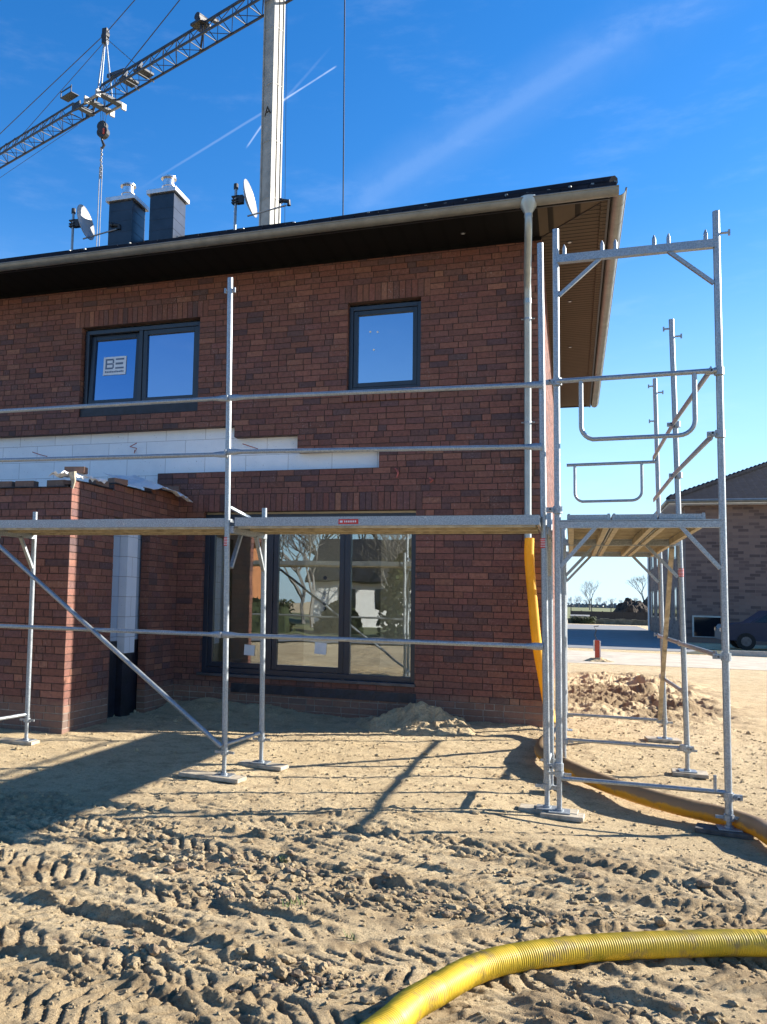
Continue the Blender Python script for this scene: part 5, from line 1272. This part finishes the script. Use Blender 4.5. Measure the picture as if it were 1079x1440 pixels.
# ------------------------------------------------------------------ sky and sun
AZ, EL = 28.3, 24.3
w = bpy.data.worlds.new('World'); sc.world = w; w.use_nodes = True; nt = w.node_tree
bg = nt.nodes['Background']; sky = N(nt, 'ShaderNodeTexSky'); sky.sky_type = 'NISHITA'; sky.sun_disc = False
sky.sun_elevation = R(EL); sky.sun_rotation = R(90 - AZ); sky.air_density = 1.0; sky.dust_density = .1; sky.ozone_density = 3.0; sky.altitude = 50
tc = N(nt, 'ShaderNodeTexCoord'); D = tc.outputs['Generated']
def vm(op, a, b=None):
    n = N(nt, 'ShaderNodeVectorMath', operation=op)
    for i, v in enumerate((a, b)):
        if v is None: continue
        if isinstance(v, (tuple, Vector)): n.inputs[i].default_value = tuple(v)
        else: L(nt, v, n.inputs[i])
    return n.outputs['Value'] if op == 'DOT_PRODUCT' else n.outputs[0]
def ma(op, a, b=None, c=None):
    n = N(nt, 'ShaderNodeMath', operation=op)
    for i, v in enumerate((a, b, c)):
        if v is None: continue
        if isinstance(v, (int, float)): n.inputs[i].default_value = v
        else: L(nt, v, n.inputs[i])
    return n.outputs[0]
def smooth(x, a, b):
    n = N(nt, 'ShaderNodeMapRange'); n.interpolation_type = 'SMOOTHSTEP'; L(nt, x, n.inputs[0]); n.inputs[1].default_value = a; n.inputs[2].default_value = b; return n.outputs[0]
total = None
nz = N(nt, 'ShaderNodeTexNoise'); nz.inputs['Scale'].default_value = 9; nz.inputs['Detail'].default_value = 7; nz.inputs['Roughness'].default_value = .65; L(nt, D, nz.inputs['Vector'])
mp = N(nt, 'ShaderNodeMapping'); mp.inputs['Scale'].default_value = (2.5, 2.5, 9); mp.inputs['Rotation'].default_value = (0, R(32), 0); L(nt, D, mp.inputs[0])
nz2 = N(nt, 'ShaderNodeTexNoise'); nz2.inputs['Scale'].default_value = 4; nz2.inputs['Detail'].default_value = 8; nz2.inputs['Roughness'].default_value = .62; L(nt, mp.outputs[0], nz2.inputs['Vector'])
def streak(d0, d1, width, amt, fade0, fade1, rag):
    """a vapour trail on the great circle through two sky directions"""
    global total
    d0 = Vector(d0).normalized(); d1 = Vector(d1).normalized(); n = d0.cross(d1).normalized(); tdir = (d1 - d0 * d0.dot(d1)).normalized(); span = d0.dot(d1); span = math.acos(span)
    dist = ma('ABSOLUTE', ma('ADD', vm('DOT_PRODUCT', D, n), ma('MULTIPLY', ma('SUBTRACT', nz.outputs[0], .5), rag)))
    m1 = ma('SUBTRACT', 1.0, smooth(dist, width * .15, width))
    t = ma('ARCTAN2', vm('DOT_PRODUCT', D, tdir), vm('DOT_PRODUCT', D, d0))
    m2 = ma('MULTIPLY', smooth(t, -fade0, fade0 * .3), ma('SUBTRACT', 1.0, smooth(t, span - fade1 * .3, span + fade1)))
    v = ma('MULTIPLY', ma('MULTIPLY', m1, m2), amt)
    v = ma('MULTIPLY', v, smooth(nz.outputs[0], .25, .6))
    total = v if total is None else ma('ADD', total, v)
streak((-.2758, .814, .5112), (-.2235, .8142, .5359), .0012, .30, .03, .004, .001)
streak((-.374, .8049, .4608), (-.2758, .814, .5112), .0018, .08, .08, .02, .002)
streak((-.3167, .8218, .4737), (-.3033, .8186, .4877), .0013, .22, .006, .02, .001)
streak((-.3033, .8186, .4877), (-.2441, .8081, .5361), .002, .05, .01, .03, .002)
streak((-.2157, .8817, .4197), (.0976, .8302, .5488), .045, .028, .02, .3, .03)
streak((-.2157, .8817, .4197), (.0976, .8302, .5488), .014, .03, .02, .3, .03)
cir = ma('MULTIPLY', smooth(nz2.outputs[0], .50, .85), .05)
total = ma('ADD', total, cir)
hsv = N(nt, 'ShaderNodeHueSaturation'); hsv.inputs['Saturation'].default_value = 1.34; hsv.inputs['Value'].default_value = 1.0; hsv.inputs['Hue'].default_value = .507; L(nt, sky.outputs[0], hsv.inputs['Color'])
spz = N(nt, 'ShaderNodeSeparateXYZ'); L(nt, D, spz.inputs[0])
hzm = N(nt, 'ShaderNodeMix'); hzm.data_type = 'RGBA'; L(nt, ma('MULTIPLY', ma('SUBTRACT', 1.0, smooth(spz.outputs[2], -.04, .42)), .85), hzm.inputs[0]); L(nt, hsv.outputs[0], hzm.inputs[6]); hzm.inputs[7].default_value = (2.7, 4.1, 5.5, 1)
mxw = N(nt, 'ShaderNodeMix'); mxw.data_type = 'RGBA'; mxw.clamp_factor = True; L(nt, total, mxw.inputs[0]); L(nt, hzm.outputs[2], mxw.inputs[6]); mxw.inputs[7].default_value = (6.5, 7.0, 7.6, 1)
L(nt, mxw.outputs[2], bg.inputs[0]); bg.inputs[1].default_value = .086

sd = bpy.data.lights.new('sun', 'SUN'); sd.energy = 5.0; sd.angle = R(.53); sd.color = (1.0, .93, .82)
so = bpy.data.objects.new('sun', sd); C.objects.link(so)
dv = Vector((math.cos(R(EL)) * math.cos(R(AZ)), math.cos(R(EL)) * math.sin(R(AZ)), math.sin(R(EL))))
so.rotation_euler = dv.to_track_quat('Z', 'Y').to_euler(); so.location = (20, 10, 30)

vs = sc.view_settings; vs.view_transform = 'Standard'; vs.look = 'None'; vs.exposure = 1.55; vs.gamma = 1.0
sc.cycles.max_bounces = 8; sc.cycles.transparent_max_bounces = 12; sc.cycles.use_denoising = True
sc.cycles.sample_clamp_indirect = 8
